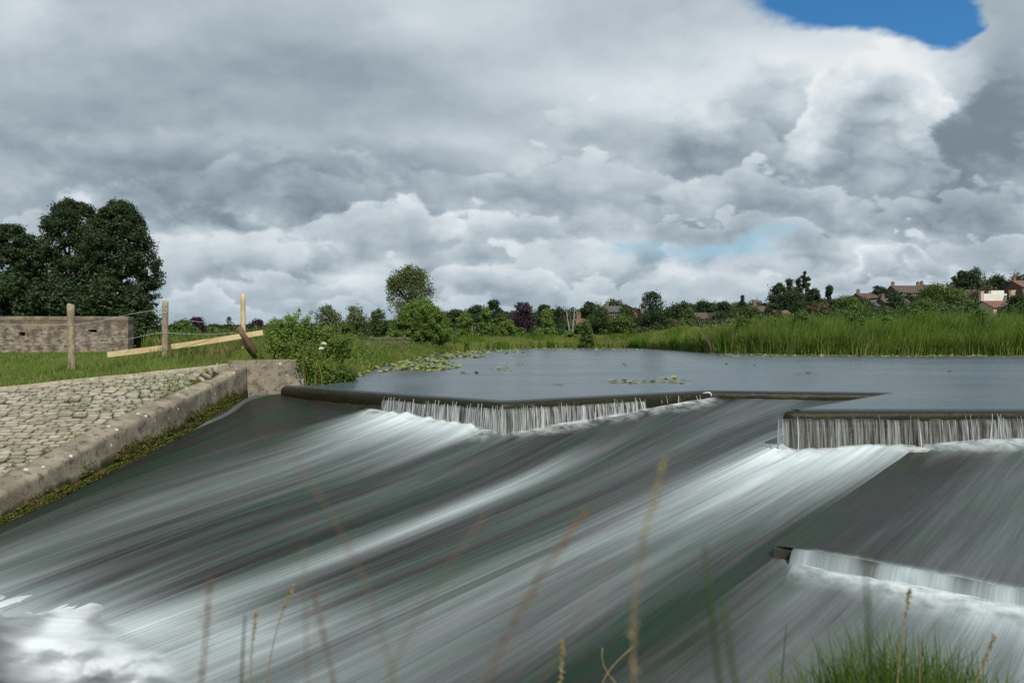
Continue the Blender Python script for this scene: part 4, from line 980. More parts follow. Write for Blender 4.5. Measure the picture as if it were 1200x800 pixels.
def ptree(name, label, cat, cx, top, width, Y, **kw):
    """place by the column, top row and width seen in the photo, at a distance Y"""
    X = (cx - 600) / F * Y; g = gz(X, Y); zt = H + (HY - top) / F * Y
    if zt - g < 1.5: print('LOW', label, X, Y, g, zt)
    g = min(g, zt - 1.5)
    return tree(name, label, cat, (X, Y, g - .05), zt - g + .05, width / F * Y, **kw)

# big dark trees behind the pillbox
for lab, cx, top, wd, Y, n, cl in (('tallest dark poplar, right hand one of the group behind the pillbox', 140, 236, 92, 62, 32000, 60),
                               ('tall dark poplar in the middle of the group behind the pillbox', 86, 234, 98, 64, 32000, 52),
                               ('shorter dark tree at the left edge of the photo behind the pillbox', 12, 262, 76, 60, 22000, 46)):
    ptree('dark_tree', lab, 'tree', cx, top, wd, Y, leaf='dark', kind='column', n=int(n * 1.9), ls=.105, cb=.02, clumps=cl * 9, cr=.062, group='dark trees behind the pillbox', limbs=14, fill=.3)
ptree('dark_tree', 'low dark tree filling in between the tall poplars behind the pillbox', 'tree', 48, 300, 90, 66, leaf='dark', kind='round', n=14000, ls=.16, cb=.02, clumps=70, cr=.14, group='dark trees behind the pillbox', fill=.3)
for cx, top, wd, lab in ((15, 318, 90, 'dark understorey bush behind the left end of the pillbox'), (70, 322, 90, 'dark understorey bush behind the middle of the pillbox'), (122, 318, 80, 'dark understorey bush behind the right half of the pillbox'), (158, 335, 50, 'dark understorey bush behind the right end of the pillbox')):
    ptree('dark_bush', lab, 'bush', cx, top, wd, 58, leaf='dark', kind='bush', n=9000, ls=.14, cb=0, clumps=80, cr=.12)
ptree('dark_bush', 'dark bush at the right hand end of the pillbox', 'bush', 172, 362, 40, 55, leaf='dark', kind='bush', n=4500, ls=.12, cb=0, clumps=40, cr=.16)
for cx, top, wd, Y, leaf, kind, lab in (
    (212, 374, 30, 96, 'mid', 'round', 'green round tree seen just right of the middle fence post'),
    (184, 384, 26, 84, 'deep', 'bush', 'deep green bush between the pillbox and the middle fence post'),
    (231, 371, 24, 104, 'purple', 'round', 'small dark purple tree between the two right hand fence posts'),
    (222, 382, 34, 88, 'mid', 'bush', 'mid green bush below the purple tree between the fence posts'),
    (250, 383, 22, 90, 'mid', 'bush', 'small green bush halfway between the two right hand fence posts'),
    (268, 371, 15, 80, 'birch', 'sparse', 'thin pale sapling just left of the tallest fence post'),
    (262, 386, 26, 92, 'mid', 'bush', 'low bush under the thin sapling left of the tallest fence post'),
    (302, 374, 26, 98, 'purple', 'round', 'dark reddish tree just right of the tallest fence post'),
    (322, 380, 24, 90, 'deep', 'round', 'deep green tree behind the left edge of the leafy bank plants'),
    (345, 378, 26, 92, 'mid', 'round', 'green tree behind the top of the leafy bank plants'),
    (384, 357, 36, 95, 'grey', 'round', 'left of two greyish willows seen past the leafy bank plants'),
    (416, 357, 32, 97, 'grey', 'round', 'right of two greyish willows seen past the leafy bank plants'),
    (404, 378, 46, 92, 'mid', 'bush', 'green bush in front of the two greyish willows'),
    (444, 362, 28, 94, 'deep', 'round', 'dark green tree between the willows and the tall birch')):
    ptree({'sparse': 'sapling', 'bush': 'bush'}.get(kind, 'tree'), lab, 'bush' if kind == 'bush' else 'tree', cx, top, wd, Y, leaf=leaf, kind=kind, n=3600 if kind != 'sparse' else 500, ls=.15, cb=.04, clumps=40, cr=.17, fill=.35)
ptree('birch_tree', 'tall drooping birch standing above the round green bush', 'tree', 480, 309, 62, 76, leaf='birch', kind='sparse', n=15000, ls=.105, cb=.36, clumps=90, cr=.11, bark=MBIRCH, limbs=22, droop=1.6, fill=.3)
ptree('willow_bush', 'large rounded green willow bush at the end of the lily pads', 'bush', 494, 350, 78, 66, leaf='light', kind='bush', n=45000, ls=.085, cb=.0, clumps=240, cr=.085, fill=.5)
for cx, top, wd, Y, lab in ((462, 386, 34, 60, 'low olive shrub left of the large willow bush'), (530, 392, 26, 74, 'small olive shrub right of the large willow bush')):
    ptree('shrub', lab, 'bush', cx, top, wd, Y, leaf='olive', kind='bush', n=4000, ls=.10, cb=0, clumps=40, cr=.17, group='shrubs beside the willow bush')

FAR = [  # column, top row, width, distance, leaf, outline, label
 (545, 366, 26, 98, 'light', 'round', 'slim bright green tree right of the large willow bush'),
 (569, 360, 18, 104, 'light', 'column', 'narrow upright green tree left of the olive dome bush'),
 (596, 375, 38, 102, 'olive', 'bush', 'dome shaped olive bush below the purple beech'),
 (613, 353, 36, 122, 'purple', 'round', 'round dark purple beech on the far bank'),
 (641, 361, 28, 108, 'light', 'cone', 'bright green pointed tree just right of the purple beech'),
 (558, 357, 40, 150, 'dark', 'round', 'dark tree on the skyline above the narrow upright tree'),
 (579, 351, 26, 155, 'dark', 'round', 'highest dark tree on the skyline left of the purple beech'),
 (533, 362, 30, 150, 'dark', 'round', 'dark tree on the skyline touching the large willow bush'),
 (588, 368, 24, 140, 'deep', 'round', 'deep green tree between the dark skyline trees and the purple beech'),
 (655, 360, 40, 150, 'dark', 'round', 'dark tree behind the two dead pale trunks'),
 (638, 356, 20, 170, 'dark', 'round', 'small dark tree behind the bright pointed tree'),
 (660, 378, 36, 122, 'dark', 'bush', 'dark bush at the foot of the dead pale trunks'),
 (702, 357, 42, 112, 'deep', 'round', 'broad deep green tree in front of the grey roofed house'),
 (727, 367, 36, 108, 'mid', 'round', 'mid green leafy tree between the deep green tree and the open topped oak'),
 (764, 341, 38, 112, 'dark', 'sparse', 'dark oak with an open airy top standing above the reeds'),
 (768, 362, 66, 110, 'dark', 'bush', 'broad dark bush around the foot of the open topped oak'),
 (742, 371, 30, 116, 'dark', 'round', 'dark tree left of the open topped oak'),
 (688, 376, 24, 96, 'mid', 'cone', 'pointed green bush at the water edge in the middle of the far reeds'),
 (719, 351, 44, 230, 'deep', 'round', 'round dark tree on the skyline above the roofs left of the oak'),
 (690, 353, 26, 240, 'dark', 'round', 'dark tree on the skyline directly above the grey roofed house'),
 (800, 352, 34, 200, 'dark', 'round', 'dark skyline tree just right of the open topped oak'),
 (825, 351, 30, 205, 'dark', 'round', 'dark skyline tree above the white gabled cottage'),
 (848, 353, 30, 190, 'dark', 'round', 'dark tree above the small reddish roofs'),
 (870, 346, 14, 200, 'dark', 'cone', 'small dark spire shaped tree left of the conifers'),
 (886, 352, 36, 195, 'deep', 'round', 'deep green tree left of the dark conifer clump'),
 (865, 361, 36, 150, 'deep', 'bush', 'dark green bush above the left end of the tall reeds'),
 (845, 366, 34, 148, 'dark', 'round', 'dark rounded tree beside the white gabled cottage'),
 (912, 332, 30, 190, 'dark', 'round', 'left one of the dark conifers grouped on the skyline'),
 (925, 326, 28, 192, 'dark', 'cone', 'second dark conifer from the left in the skyline group'),
 (936, 325, 26, 196, 'dark', 'cone', 'dark conifer just left of the tall narrow poplar'),
 (944, 317, 14, 190, 'dark', 'column', 'tall narrow poplar, highest of the skyline clump right of centre'),
 (954, 338, 26, 188, 'dark', 'round', 'dark tree at the right side of the narrow poplar'),
 (929, 341, 72, 178, 'dark', 'bush', 'dark bush mass under the skyline conifers'),
 (972, 334, 20, 200, 'dark', 'cone', 'single dark conifer right of the narrow poplar'),
 (960, 354, 44, 160, 'rust', 'round', 'brownish tree in front of the conifer clump'),
 (996, 345, 54, 150, 'mid', 'round', 'broad green tree right of the brownish tree'),
 (984, 360, 40, 140, 'mid', 'bush', 'green bush just above the reeds below the broad green tree'),
 (1031, 333, 24, 215, 'dark', 'round', 'dark rounded tree on the skyline left of the long brown roof'),
 (1048, 342, 26, 205, 'dark', 'round', 'dark tree in front of the long brown roof'),
 (1104, 331, 74, 160, 'mid', 'round', 'big bright green tree in front of the hillside houses'),
 (1078, 350, 46, 150, 'mid', 'round', 'smaller green tree at the left foot of the big bright green tree'),
 (1130, 352, 44, 156, 'mid', 'bush', 'green bush between the big bright green tree and the white house'),
 (1139, 312, 42, 215, 'dark', 'round', 'tall dark round tree on the hilltop left of the white house'),
 (1126, 318, 22, 218, 'dark', 'round', 'left shoulder of dark foliage beside the tall hilltop tree'),
 (1168, 322, 34, 225, 'dark', 'round', 'dark tree behind the chimneys of the white house'),
 (1196, 318, 42, 220, 'dark', 'round', 'dark hilltop tree at the right edge of the photo'),
 (1154, 334, 40, 200, 'rust', 'round', 'brownish green tree left behind the white house'),
 (1193, 345, 40, 165, 'dark', 'round', 'dark tree covering the right side of the white house'),
 (1020, 372, 50, 140, 'mid', 'bush', 'green bush above the reeds under the slate roofs'),
 (1062, 368, 40, 138, 'mid', 'bush', 'green bush above the reeds left of the big bright green tree'),
 (900, 372, 30, 130, 'rust', 'bush', 'rusty brown bush above the reeds beside the orange roof'),
 (790, 374, 26, 110, 'rust', 'bush', 'pinkish brown bush at the right foot of the oak'),
 (520, 372, 24, 120, 'mid', 'round', 'green tree half hidden by the large willow bush'),
 (1049, 344, 34, 182, 'dark', 'round', 'dark tree in front of the left end of the long brown roof'),
 (1084, 343, 36, 186, 'deep', 'round', 'deep green tree in front of the right end of the long brown roof'),
 (1012, 349, 30, 180, 'deep', 'round', 'deep green tree in front of the hill house left of the long brown roof'),
 (1034, 358, 34, 165, 'deep', 'bush', 'deep green bush between the two slate roofed houses'),
 (905, 356, 26, 150, 'dark', 'round', 'dark tree between the brown roof and the orange red roof under the conifers'),
 (880, 358, 30, 146, 'deep', 'round', 'deep green tree hiding the left of the brown roofed brick house under the conifers'),
 (806, 362, 30, 140, 'deep', 'round', 'deep green tree in front of the brown roofed house by the white gabled cottage'),
 (734, 358, 26, 140, 'deep', 'round', 'deep green tree in front of the gabled brown roofed house left of the oak'),
 (610, 384, 30, 105, 'mid', 'bush', 'low green bush at the foot of the purple beech'),
 (750, 382, 40, 106, 'deep', 'bush', 'low dark bush above the far reeds below the oak'),
 (668, 388, 34, 103, 'olive', 'bush', 'low olive bush in front of the dead pale trunks'),
 (630, 388, 30, 101, 'mid', 'bush', 'low green bush under the bright pointed tree'),
]
for cx, top, wd, Y, leaf, kind, lab in FAR:
    nm = {'bush': 'bush', 'cone': 'conifer' if leaf == 'dark' else 'tree'}.get(kind, 'tree')
    dn = 3000 if wd < 45 else 5200
    ptree(nm, lab, 'bush' if kind == 'bush' else 'tree', cx, top, wd, Y, leaf=leaf, kind=kind, n=2200 if kind == 'sparse' else int(dn * (2.0 if Y > 135 else 1.6)), ls=max(.11, Y * .0014), cb=.42 if kind == 'sparse' else .02, clumps=48 if kind != 'cone' else 70, cr=.15 if kind != 'cone' else .12, fill=.3, limbs=12 if kind == 'sparse' else 5)

def dead_trees():
    for lab, pts in (('left of two bare pale dead trunks on the far bank', [(668, 392), (666.5, 381), (664.5, 371), (664, 363)]), ('right of two bare pale dead trunks on the far bank', [(671, 392), (671.5, 381), (672.8, 371), (673, 364)])):
        Y = 104.0; P = np.array([PY(x, y, Y) for x, y in pts]); P[0, 2] = gz(P[0, 0], Y) - .2; o0 = P[0].copy()
        root = thing('dead_tree', o0, lab, 'dead tree', 'dead trunks on the far bank'); mb = MB(); mb.tube(P - o0, [.13, .11, .08, .03], 8); mb.build('trunk', MBIRCH, root, smooth=True)
        mb = MB()
        for s, dx in ((.5, .5), (.65, -.45), (.8, .35)):
            q = P[0] + (P[-1] - P[0]) * s; mb.tube(np.array([q, q + np.array([dx, 0, .5]), q + np.array([dx * 1.4, 0, 1.1])]) - o0, [.04, .03, .012], 5)
        mb.build('branch', MBIRCH, root, smooth=True)
dead_trees()

SKX = [-100, 180, 330, 450, 530, 560, 600, 650, 700, 750, 800, 850, 900, 950, 1000, 1050, 1100, 1140, 1200, 1400]; SKY_ = [384, 380, 379, 375, 363, 361, 364, 360, 358, 360, 354, 354, 355, 350, 346, 341, 338, 330, 328, 324]
def far_wood():
    P = []; D = []
    for _ in range(1500):
        u = rng.uniform(-.85, .95); Y = rng.uniform(255, 420) if u < .3 else rng.uniform(200, 420); X = u * Y
        if u < -.1 and rng.random() < .4: continue
        g = gz(X, Y); px_ = 600 + F * u; h = H + (HY - np.interp(px_, SKX, SKY_)) / F * Y - g; h = max(2.5, h * rng.uniform(.72, 1.03)); w = rng.uniform(6, 11)
        p, d, c = crown_points(h, w, .0, 'round', 420, 22, .17, fill=.3); P.append(p + np.array([X, Y, g])); D.append(d)
    P = np.concatenate(P); D = np.concatenate(D)
    V, Fs = leaves(P, rng.uniform(.25, .6, len(P)), D, .9); tag(mesh('far_wood', V, Fs, LM['dark']), 'dark wood along the distant skyline', kind='stuff')
    # hedges and scrub across the far bank, too dense to count
    P = []; D = []
    for _ in range(1700):
        u = rng.uniform(-.75, .95) if rng.random() < .5 else rng.uniform(.05, .85)
        if .675 < u < .735: continue
        Y = rng.uniform(112, 250) if u < .05 else rng.uniform(112, 185); X = u * Y; g = gz(X, Y); px_ = 600 + F * u; sk_ = np.interp(px_, SKX, SKY_); h = max(1.2, H + (HY - (sk_ + (396 - sk_) * rng.uniform(.30 if u > .3 else .42, .85))) / F * Y - g); w = rng.uniform(3, 7)
        p, d, c = crown_points(h, w, .0, 'bush', 420, 16, .22, fill=.3); P.append(p + np.array([X, Y, g])); D.append(d)
    P = np.concatenate(P); D = np.concatenate(D)
    V, Fs = leaves(P, rng.uniform(.18, .36, len(P)), D, .9); tag(mesh('far_scrub', V, Fs, LM['deep']), 'hedges and scrub across the far bank', kind='stuff')
far_wood()

# ------------------------------------------------------------------ houses on the hillside
def houses():
    walls = {'white': noisemat('white_wall', (.66, .64, .60), (.74, .72, .68), 1, .85, bump=0), 'brick': noisemat('brick_wall', (.13, .075, .058), (.18, .105, .08), 2, .9, bump=0), 'cream': noisemat('cream_wall', (.52, .42, .31), (.60, .50, .38), 1, .9, bump=0)}
    def tilemat(name, a, b_):
        m, t, b, out = newmat(name); p = t.pos(); s = t.sep(p)
        br = t.new('ShaderNodeTexBrick'); t.l.new(t.comb(s[0], t.m('ADD', s[2], s[1])), br.inputs['Vector']); br.inputs['Scale'].default_value = 1; br.inputs['Brick Width'].default_value = .5; br.inputs['Row Height'].default_value = .35
        br.inputs['Color1'].default_value = (*a, 1); br.inputs['Color2'].default_value = (*b_, 1); br.inputs['Mortar'].default_value = (*[q * .5 for q in a], 1); br.inputs['Mortar Size'].default_value = .02
        t.set(b.inputs['Base Color'], t.mix(t.mapr(t.noise(p, 1.5, 5), .5, .7), br.outputs[0], tuple(q * .6 for q in a))); b.inputs['Roughness'].default_value = .85; return m
    roofs = {'brown': tilemat('brown_tiles', (.085, .060, .052), (.115, .080, .068)), 'slate': tilemat('slate_tiles', (.085, .078, .08), (.11, .10, .105)), 'red': tilemat('red_tiles', (.17, .085, .06), (.21, .105, .075))}
    mgl, t, b, out = newmat('window_glass'); b.inputs['Base Color'].default_value = (.02, .025, .03, 1); b.inputs['Roughness'].default_value = .12
    mfr = noisemat('window_paint', (.72, .72, .70), (.78, .78, .76), 2, .6, bump=0); mch = noisemat('chimney_brick', (.17, .105, .075), (.22, .14, .10), 3, .9, bump=0)
    mdo = noisemat('door_paint', (.05, .10, .09), (.07, .13, .11), 2, .6, bump=0)
    # column, ridge row, eaves row, width px, depth m, distance, turned (gable to the camera), wall, roof, chimneys, label
    HS = [(718, 359, 366, 22, 7, 185, 0, 'brick', 'slate', 1, 'grey roofed house seen above the deep green tree left of the oak'),
          (736, 360, 366, 20, 7, 190, 1, 'brick', 'brown', 0, 'gabled house with a brown roof just left of the oak'),
          (758, 362, 368, 18, 7, 196, 0, 'brick', 'slate', 1, 'slate roofed house half hidden behind the open topped oak'),
          (681, 374, 382, 16, 6, 132, 0, 'white', 'red', 1, 'white cottage with a red roof behind the dead pale trunks'),
          (712, 379, 385, 12, 6, 134, 1, 'white', 'red', 0, 'small white gable showing between the trees below the grey roofed house'),
          (556, 379, 385, 10, 5, 130, 1, 'white', 'slate', 0, 'little white cottage between the slim bright tree and the narrow upright tree'),
          (834, 367, 376, 10, 6, 158, 1, 'white', 'slate', 0, 'white gabled cottage above the reeds left of the dark rounded tree'),
          (816, 367, 374, 26, 7, 162, 0, 'brick', 'brown', 1, 'brown roofed house beside the white gabled cottage'),
          (893, 359, 366, 28, 8, 170, 0, 'brick', 'brown', 1, 'brick house with a brown roof left under the conifers'),
          (912, 364, 371, 22, 7, 158, 0, 'brick', 'red', 1, 'house with an orange red roof under the conifers'),
          (1016, 344, 350, 30, 8, 215, 0, 'brick', 'brown', 1, 'brown roofed house on the hill left of the long brown roof'),
          (1024, 352, 359, 26, 8, 195, 0, 'brick', 'slate', 1, 'left one of two slate roofed houses below the hilltop'),
          (1046, 350, 358, 34, 8, 192, 0, 'brick', 'slate', 1, 'right one of two slate roofed houses, with a small red gable'),
          (1061, 335, 344, 40, 9, 222, 0, 'brick', 'brown', 2, 'long brown roofed brick house on the hilltop skyline'),
          (1088, 334, 343, 24, 8, 226, 0, 'brick', 'slate', 1, 'grey roofed house on the skyline beside the big bright green tree'),
          (1127, 329, 335, 18, 8, 222, 0, 'cream', 'slate', 0, 'pale grey roof below the tall dark hilltop tree'),
          (1138, 340, 347, 16, 8, 205, 0, 'cream', 'brown', 0, 'pale house wall between the hilltop tree and the white house'),
          (1197, 329, 337, 26, 8, 205, 0, 'brick', 'red', 1, 'red roofed house at the right edge of the photo')]
    def house(cx, ry, ey, wp, dep, Y, turned, wl, rf, nch, lab, name='house'):
        wp *= .84; X = (cx - 600) / F * Y; zr = H + (HY - ry) / F * Y; ze = H + (HY - ey) / F * Y; g = min(gz(X, Y), ze - 2.6) - .2; w = wp / F * Y
        o0 = np.array([X, Y, g]); root = thing(name, o0, lab, 'house', None)
        hx, hy = w / 2, dep / 2; e, r = ze - g, zr - g
        if not turned:
            V = [(-hx, -hy, 0), (hx, -hy, 0), (hx, hy, 0), (-hx, hy, 0), (-hx, -hy, e), (hx, -hy, e), (hx, hy, e), (-hx, hy, e), (-hx, 0, r - .08), (hx, 0, r - .08)]
            Fs = [(0, 1, 5, 4), (2, 3, 7, 6), (1, 2, 6, 9, 5), (3, 0, 4, 8, 7)]
            R = [(-hx - .25, -hy - .35, e - .12), (hx + .25, -hy - .35, e - .12), (hx + .25, 0, r), (-hx - .25, 0, r), (hx + .25, hy + .35, e - .12), (-hx - .25, hy + .35, e - .12)]
            RF = [(0, 1, 2, 3), (3, 2, 4, 5)]
        else:
            V = [(-hx, -hy, 0), (hx, -hy, 0), (hx, hy, 0), (-hx, hy, 0), (-hx, -hy, e), (hx, -hy, e), (hx, hy, e), (-hx, hy, e), (0, -hy, r - .08), (0, hy, r - .08)]
            Fs = [(0, 1, 5, 8, 4), (2, 3, 7, 9, 6), (1, 2, 6, 5), (3, 0, 4, 7)]
            R = [(-hx - .3, -hy - .25, e - .2), (0, -hy - .25, r), (0, hy + .25, r), (-hx - .3, hy + .25, e - .2), (hx + .3, -hy - .25, e - .2), (hx + .3, hy + .25, e - .2)]
            RF = [(0, 1, 2, 3), (1, 4, 5, 2)]
        mesh('wall', V, Fs, walls[wl], root)
        R = np.array(R); n = len(R); R2 = R + np.array([0, 0, .14]); bd = [(0, 1, n + 1, n), ]
        ro = mesh('roof', np.vstack([R, R2]), [f[::-1] for f in RF] + [tuple(i + n for i in f) for f in RF] + [(a, b_, b_ + n, a + n) for f in RF for a, b_ in zip(f, f[1:] + f[:1])], roofs[rf], root)
        for c in range(nch):
            mb = MB(); cxp = (-hx + .6) if c == 0 else (hx - .6); mb.box((cxp, 0, r + .25), (.8, .6, 1.7)); mb.box((cxp, 0, r + 1.16), (.95, .72, .14)); mb.tube([(cxp - .18, 0, r + 1.2), (cxp - .18, 0, r + 1.55)], .10, 7); mb.tube([(cxp + .18, 0, r + 1.2), (cxp + .18, 0, r + 1.55)], .10, 7); mb.build('chimney', mch, ro)
        nw = max(1, int(w / 2.4))
        for row in ([e - 1.0] if e < 4.6 else [e - 1.0, e - 3.6]):
            for k in range(nw):
                xx = -hx + w * (k + .5) / nw; ww = min(1.0, w / nw * .5); mb = MB()
                for q in ((xx - ww / 2, .10), (xx + ww / 2, .10)): mb.box((q[0], -hy - .02, row), (.09, .06, 1.2))
                mb.box((xx, -hy - .02, row + .6), (ww + .09, .06, .09)); mb.box((xx, -hy - .03, row - .62), (ww + .25, .12, .08)); mb.box((xx, -hy - .018, row), (.06, .05, 1.1))
                fr = mb.build('window', mfr, root); mb = MB(); mb.box((xx, -hy - .006, row), (ww, .02, 1.15)); mb.build('pane', mgl, fr)
        if e > 2.4 and not turned:
            mb = MB(); mb.box((hx * .15, -hy - .02, 1.1), (.95, .06, 2.1)); mb.build('door', mdo, root)
        return root, o0, (hx, hy, e, r)
    for h in HS: house(*h)
    # the white house: tall cream gable stacks, white front with a flat arched parapet, red lower roof
    Y = 172.0
    root, o0, (hx, hy, e, r) = house(1168, 353, 361, 40, 8, Y, 0, 'cream', 'red', 0, 'white fronted house with tall cream chimneys and a red lower roof on the right hillside')
    px = lambda x, y: (PY(x, y, Y + 1.6) - o0)
    a, b_ = px(1153, 352), px(1180, 344); mb = MB(); mb.box(((a[0] + b_[0]) / 2, 2.2, (a[2] + b_[2]) / 2 - .5), (b_[0] - a[0], 1.2, abs(b_[2] - a[2]) + 1.0))
    c, d_ = px(1162, 345), px(1177, 341); mb.box(((c[0] + d_[0]) / 2, 2.2, (c[2] + d_[2]) / 2 - .1), (d_[0] - c[0], 1.0, abs(d_[2] - c[2]) + .5)); mb.build('white_front', walls['white'], root)
    for x0, x1, y0, yb in ((1149.5, 1152.5, 342, 372), (1178.5, 1183, 341.5, 375)):
        q0, q1 = px(x0, y0), px(x1, yb); mb = MB(); hgt = q0[2] - 0; mb.box(((q0[0] + q1[0]) / 2, .0 if x0 > 1160 else 2.0, hgt / 2), (q1[0] - q0[0], .9, hgt)); mb.box(((q0[0] + q1[0]) / 2, 0 if x0 > 1160 else 2.0, hgt + .1), (q1[0] - q0[0] + .2, 1.1, .2)); mb.build('chimney', walls['cream'], root)
    g0 = px(1164, 352)[0]; z0 = px(1164, 360)[2]; mb = MB()
    mb.add([(g0 - 1.9, -hy - .9, z0 - 1.4), (g0 + 1.9, -hy - .9, z0 - 1.4), (g0, -hy - .9, z0 + .9), (g0 - 1.9, -hy + .6, z0 - 1.4), (g0 + 1.9, -hy + .6, z0 - 1.4), (g0, -hy + 1.6, z0 + .9)], [(0, 2, 5, 3), (2, 1, 4, 5), (0, 1, 2), (3, 5, 4)]); mb.build('gable', walls['white'], root)
houses()

# ------------------------------------------------------------------ reeds and bank plants
def reeds():
    def along(px0, px1, y, n, d0, d1):
        x = rng.uniform(px0, px1, n)
        lx = np.array([540, 560, 640, 735, 795, 832, 960, 1200, 1450]); ly = np.array([412, 410, 407.6, 407.6, 410.5, 413.5, 415.5, 416.5, 418])
        yy = np.interp(x, lx, ly); Y = H * F / (yy - HY) + d0 + (d1 - d0) * rng.random(n) ** 1.3; return np.stack([(x - 600) / F * Y, Y], 1)
    # tall bed on the right bank
    P = along(826, 1420, 0, 70000, -.6, 13); z = np.maximum(ground_z(P), -.05); nn = fbm(P[:, 0] * .35, P[:, 1] * .35, 121)
    u = P[:, 0] / P[:, 1] * F + 600; tallness = np.interp(u, [826, 850, 905, 950, 1010, 1060, 1140, 1200, 1450], [.72, .82, .88, .98, .88, .98, 1.08, 1.06, 1.1])
    nn2 = fbm(P[:, 0] * 1.4, P[:, 1] * 1.4, 123); nn3 = fbm(P[:, 0] * .16, P[:, 1] * .5, 127); h = (-.25 + 1.4 * nn + 1.6 * nn2 + 2.9 * nn3) * rng.uniform(.5, 1.2, len(P)) * tallness * .88
    k = rng.random(len(P)) < .15 + .8 * nn2
    blades('reed_bed', np.column_stack([P, z])[k], h[k] * 1.05, .035, MREED, .34, kind='stuff', wind=(.10, .0), nseg=3)
    blades('pale_reeds', np.column_stack([P, z])[~k], h[~k] * .95, .03, MREED2, .3, kind='stuff', wind=(.12, 0), nseg=3)
    for cx, wd, hh, lab, lf in ((835, 16, 2.0, 'small bright bush at the left end of the tall reed bed', 'light'), (872, 20, 2.6, 'leafy bush low in the tall reeds left of the orange roof', 'mid'), (905, 18, 2.3, 'bright leafy bush among the tall reeds below the orange roof', 'light'), (940, 26, 3.0, 'rounded bush among the tall reeds below the narrow poplar', 'mid'),
                            (1003, 24, 2.7, 'leafy bush among the tall reeds below the broad green tree', 'mid'), (1040, 20, 2.4, 'bright bush among the tall reeds below the slate roofs', 'light'), (1076, 26, 3.0, 'olive bush among the tall reeds left of the big bright green tree', 'olive'), (1150, 24, 3.0, 'bush among the tall reeds left below the white house', 'mid')):
        yy = np.interp(cx, [832, 960, 1200], [413.5, 415.5, 416.5]); Y = H * F / (yy - HY) + 3.5; X = (cx - 600) / F * Y
        tree('bush', lab, 'bush', (X, Y, gz(X, Y) - .05), hh + .3, wd / F * Y * 1.2, kind='bush', leaf=lf, n=3200, ls=.11, cb=0, clumps=40, cr=.16, group='bushes in the tall reed bed')
    # lower, paler band along the far bank and its corner
    P = along(520, 850, 0, 42000, -.8, 16); z = np.maximum(ground_z(P), -.05); nn = fbm(P[:, 0] * .25, P[:, 1] * .25, 125); u = P[:, 0] / P[:, 1] * F + 600
    h = np.interp(u, [520, 640, 740, 765, 800, 850], [.9, 1.1, 1.25, 1.7, 2.0, 2.1]) * (.5 + nn) * rng.uniform(.7, 1.2, len(P)); k = nn > .5
    blades('far_reeds', np.column_stack([P, z])[k], h[k], .06, MREED, .25, kind='stuff'); blades('far_pale_reeds', np.column_stack([P, z])[~k], h[~k], .06, MREED2, .3, kind='stuff')
    # willowherb haze of pink and straw seed heads behind
    P = along(745, 860, 0, 700, 3, 16); h = rng.uniform(1.2, 2.7, len(P)); g = ground_z(P)
    V, Fs = leaves(np.column_stack([P, g + h]), rng.uniform(.05, .11, len(P)), None); tag(mesh('seed_heads', V, Fs, leafmat('seed_head', (.22, .14, .10), (.30, .22, .15), None, .2)), kind='stuff')
    # undergrowth on the left bank between the leafy plants and the willow bush
    n = 30000; t_ = rng.random(n); px = 398 + 140 * t_; yy = np.interp(px, [398, 418, 455, 515, 545], [447, 440, 427, 414, 411]); Y = H * F / (yy - HY); off = rng.random(n) ** 1.2 * 9
    P = np.stack([(px - 600) / F * Y - off * .9 - .1, Y + off * .35], 1); k = ~inside(P, HOLE); P = P[k]; z = ground_z(P); nn = fbm(P[:, 0] * .5, P[:, 1] * .4, 131)
    h = (.25 + .9 * nn) * rng.uniform(.5, 1.1, len(P)); k = nn > .52
    blades('bank_herbs', np.column_stack([P, z])[k], h[k], .028, MGRASS, .5, kind='stuff'); blades('bank_pale_herbs', np.column_stack([P, z])[~k], h[~k] * .9, .026, MREED2, .5, kind='stuff')
    pp = P[rng.random(len(P)) < .30]; hh = rng.uniform(.2, .9, len(pp)); V, Fs = leaves(np.column_stack([pp, ground_z(pp) + hh]), rng.uniform(.03, .07, len(pp)), None); tag(mesh('bank_leaves', V, Fs, LM['mid']), kind='stuff')
reeds()

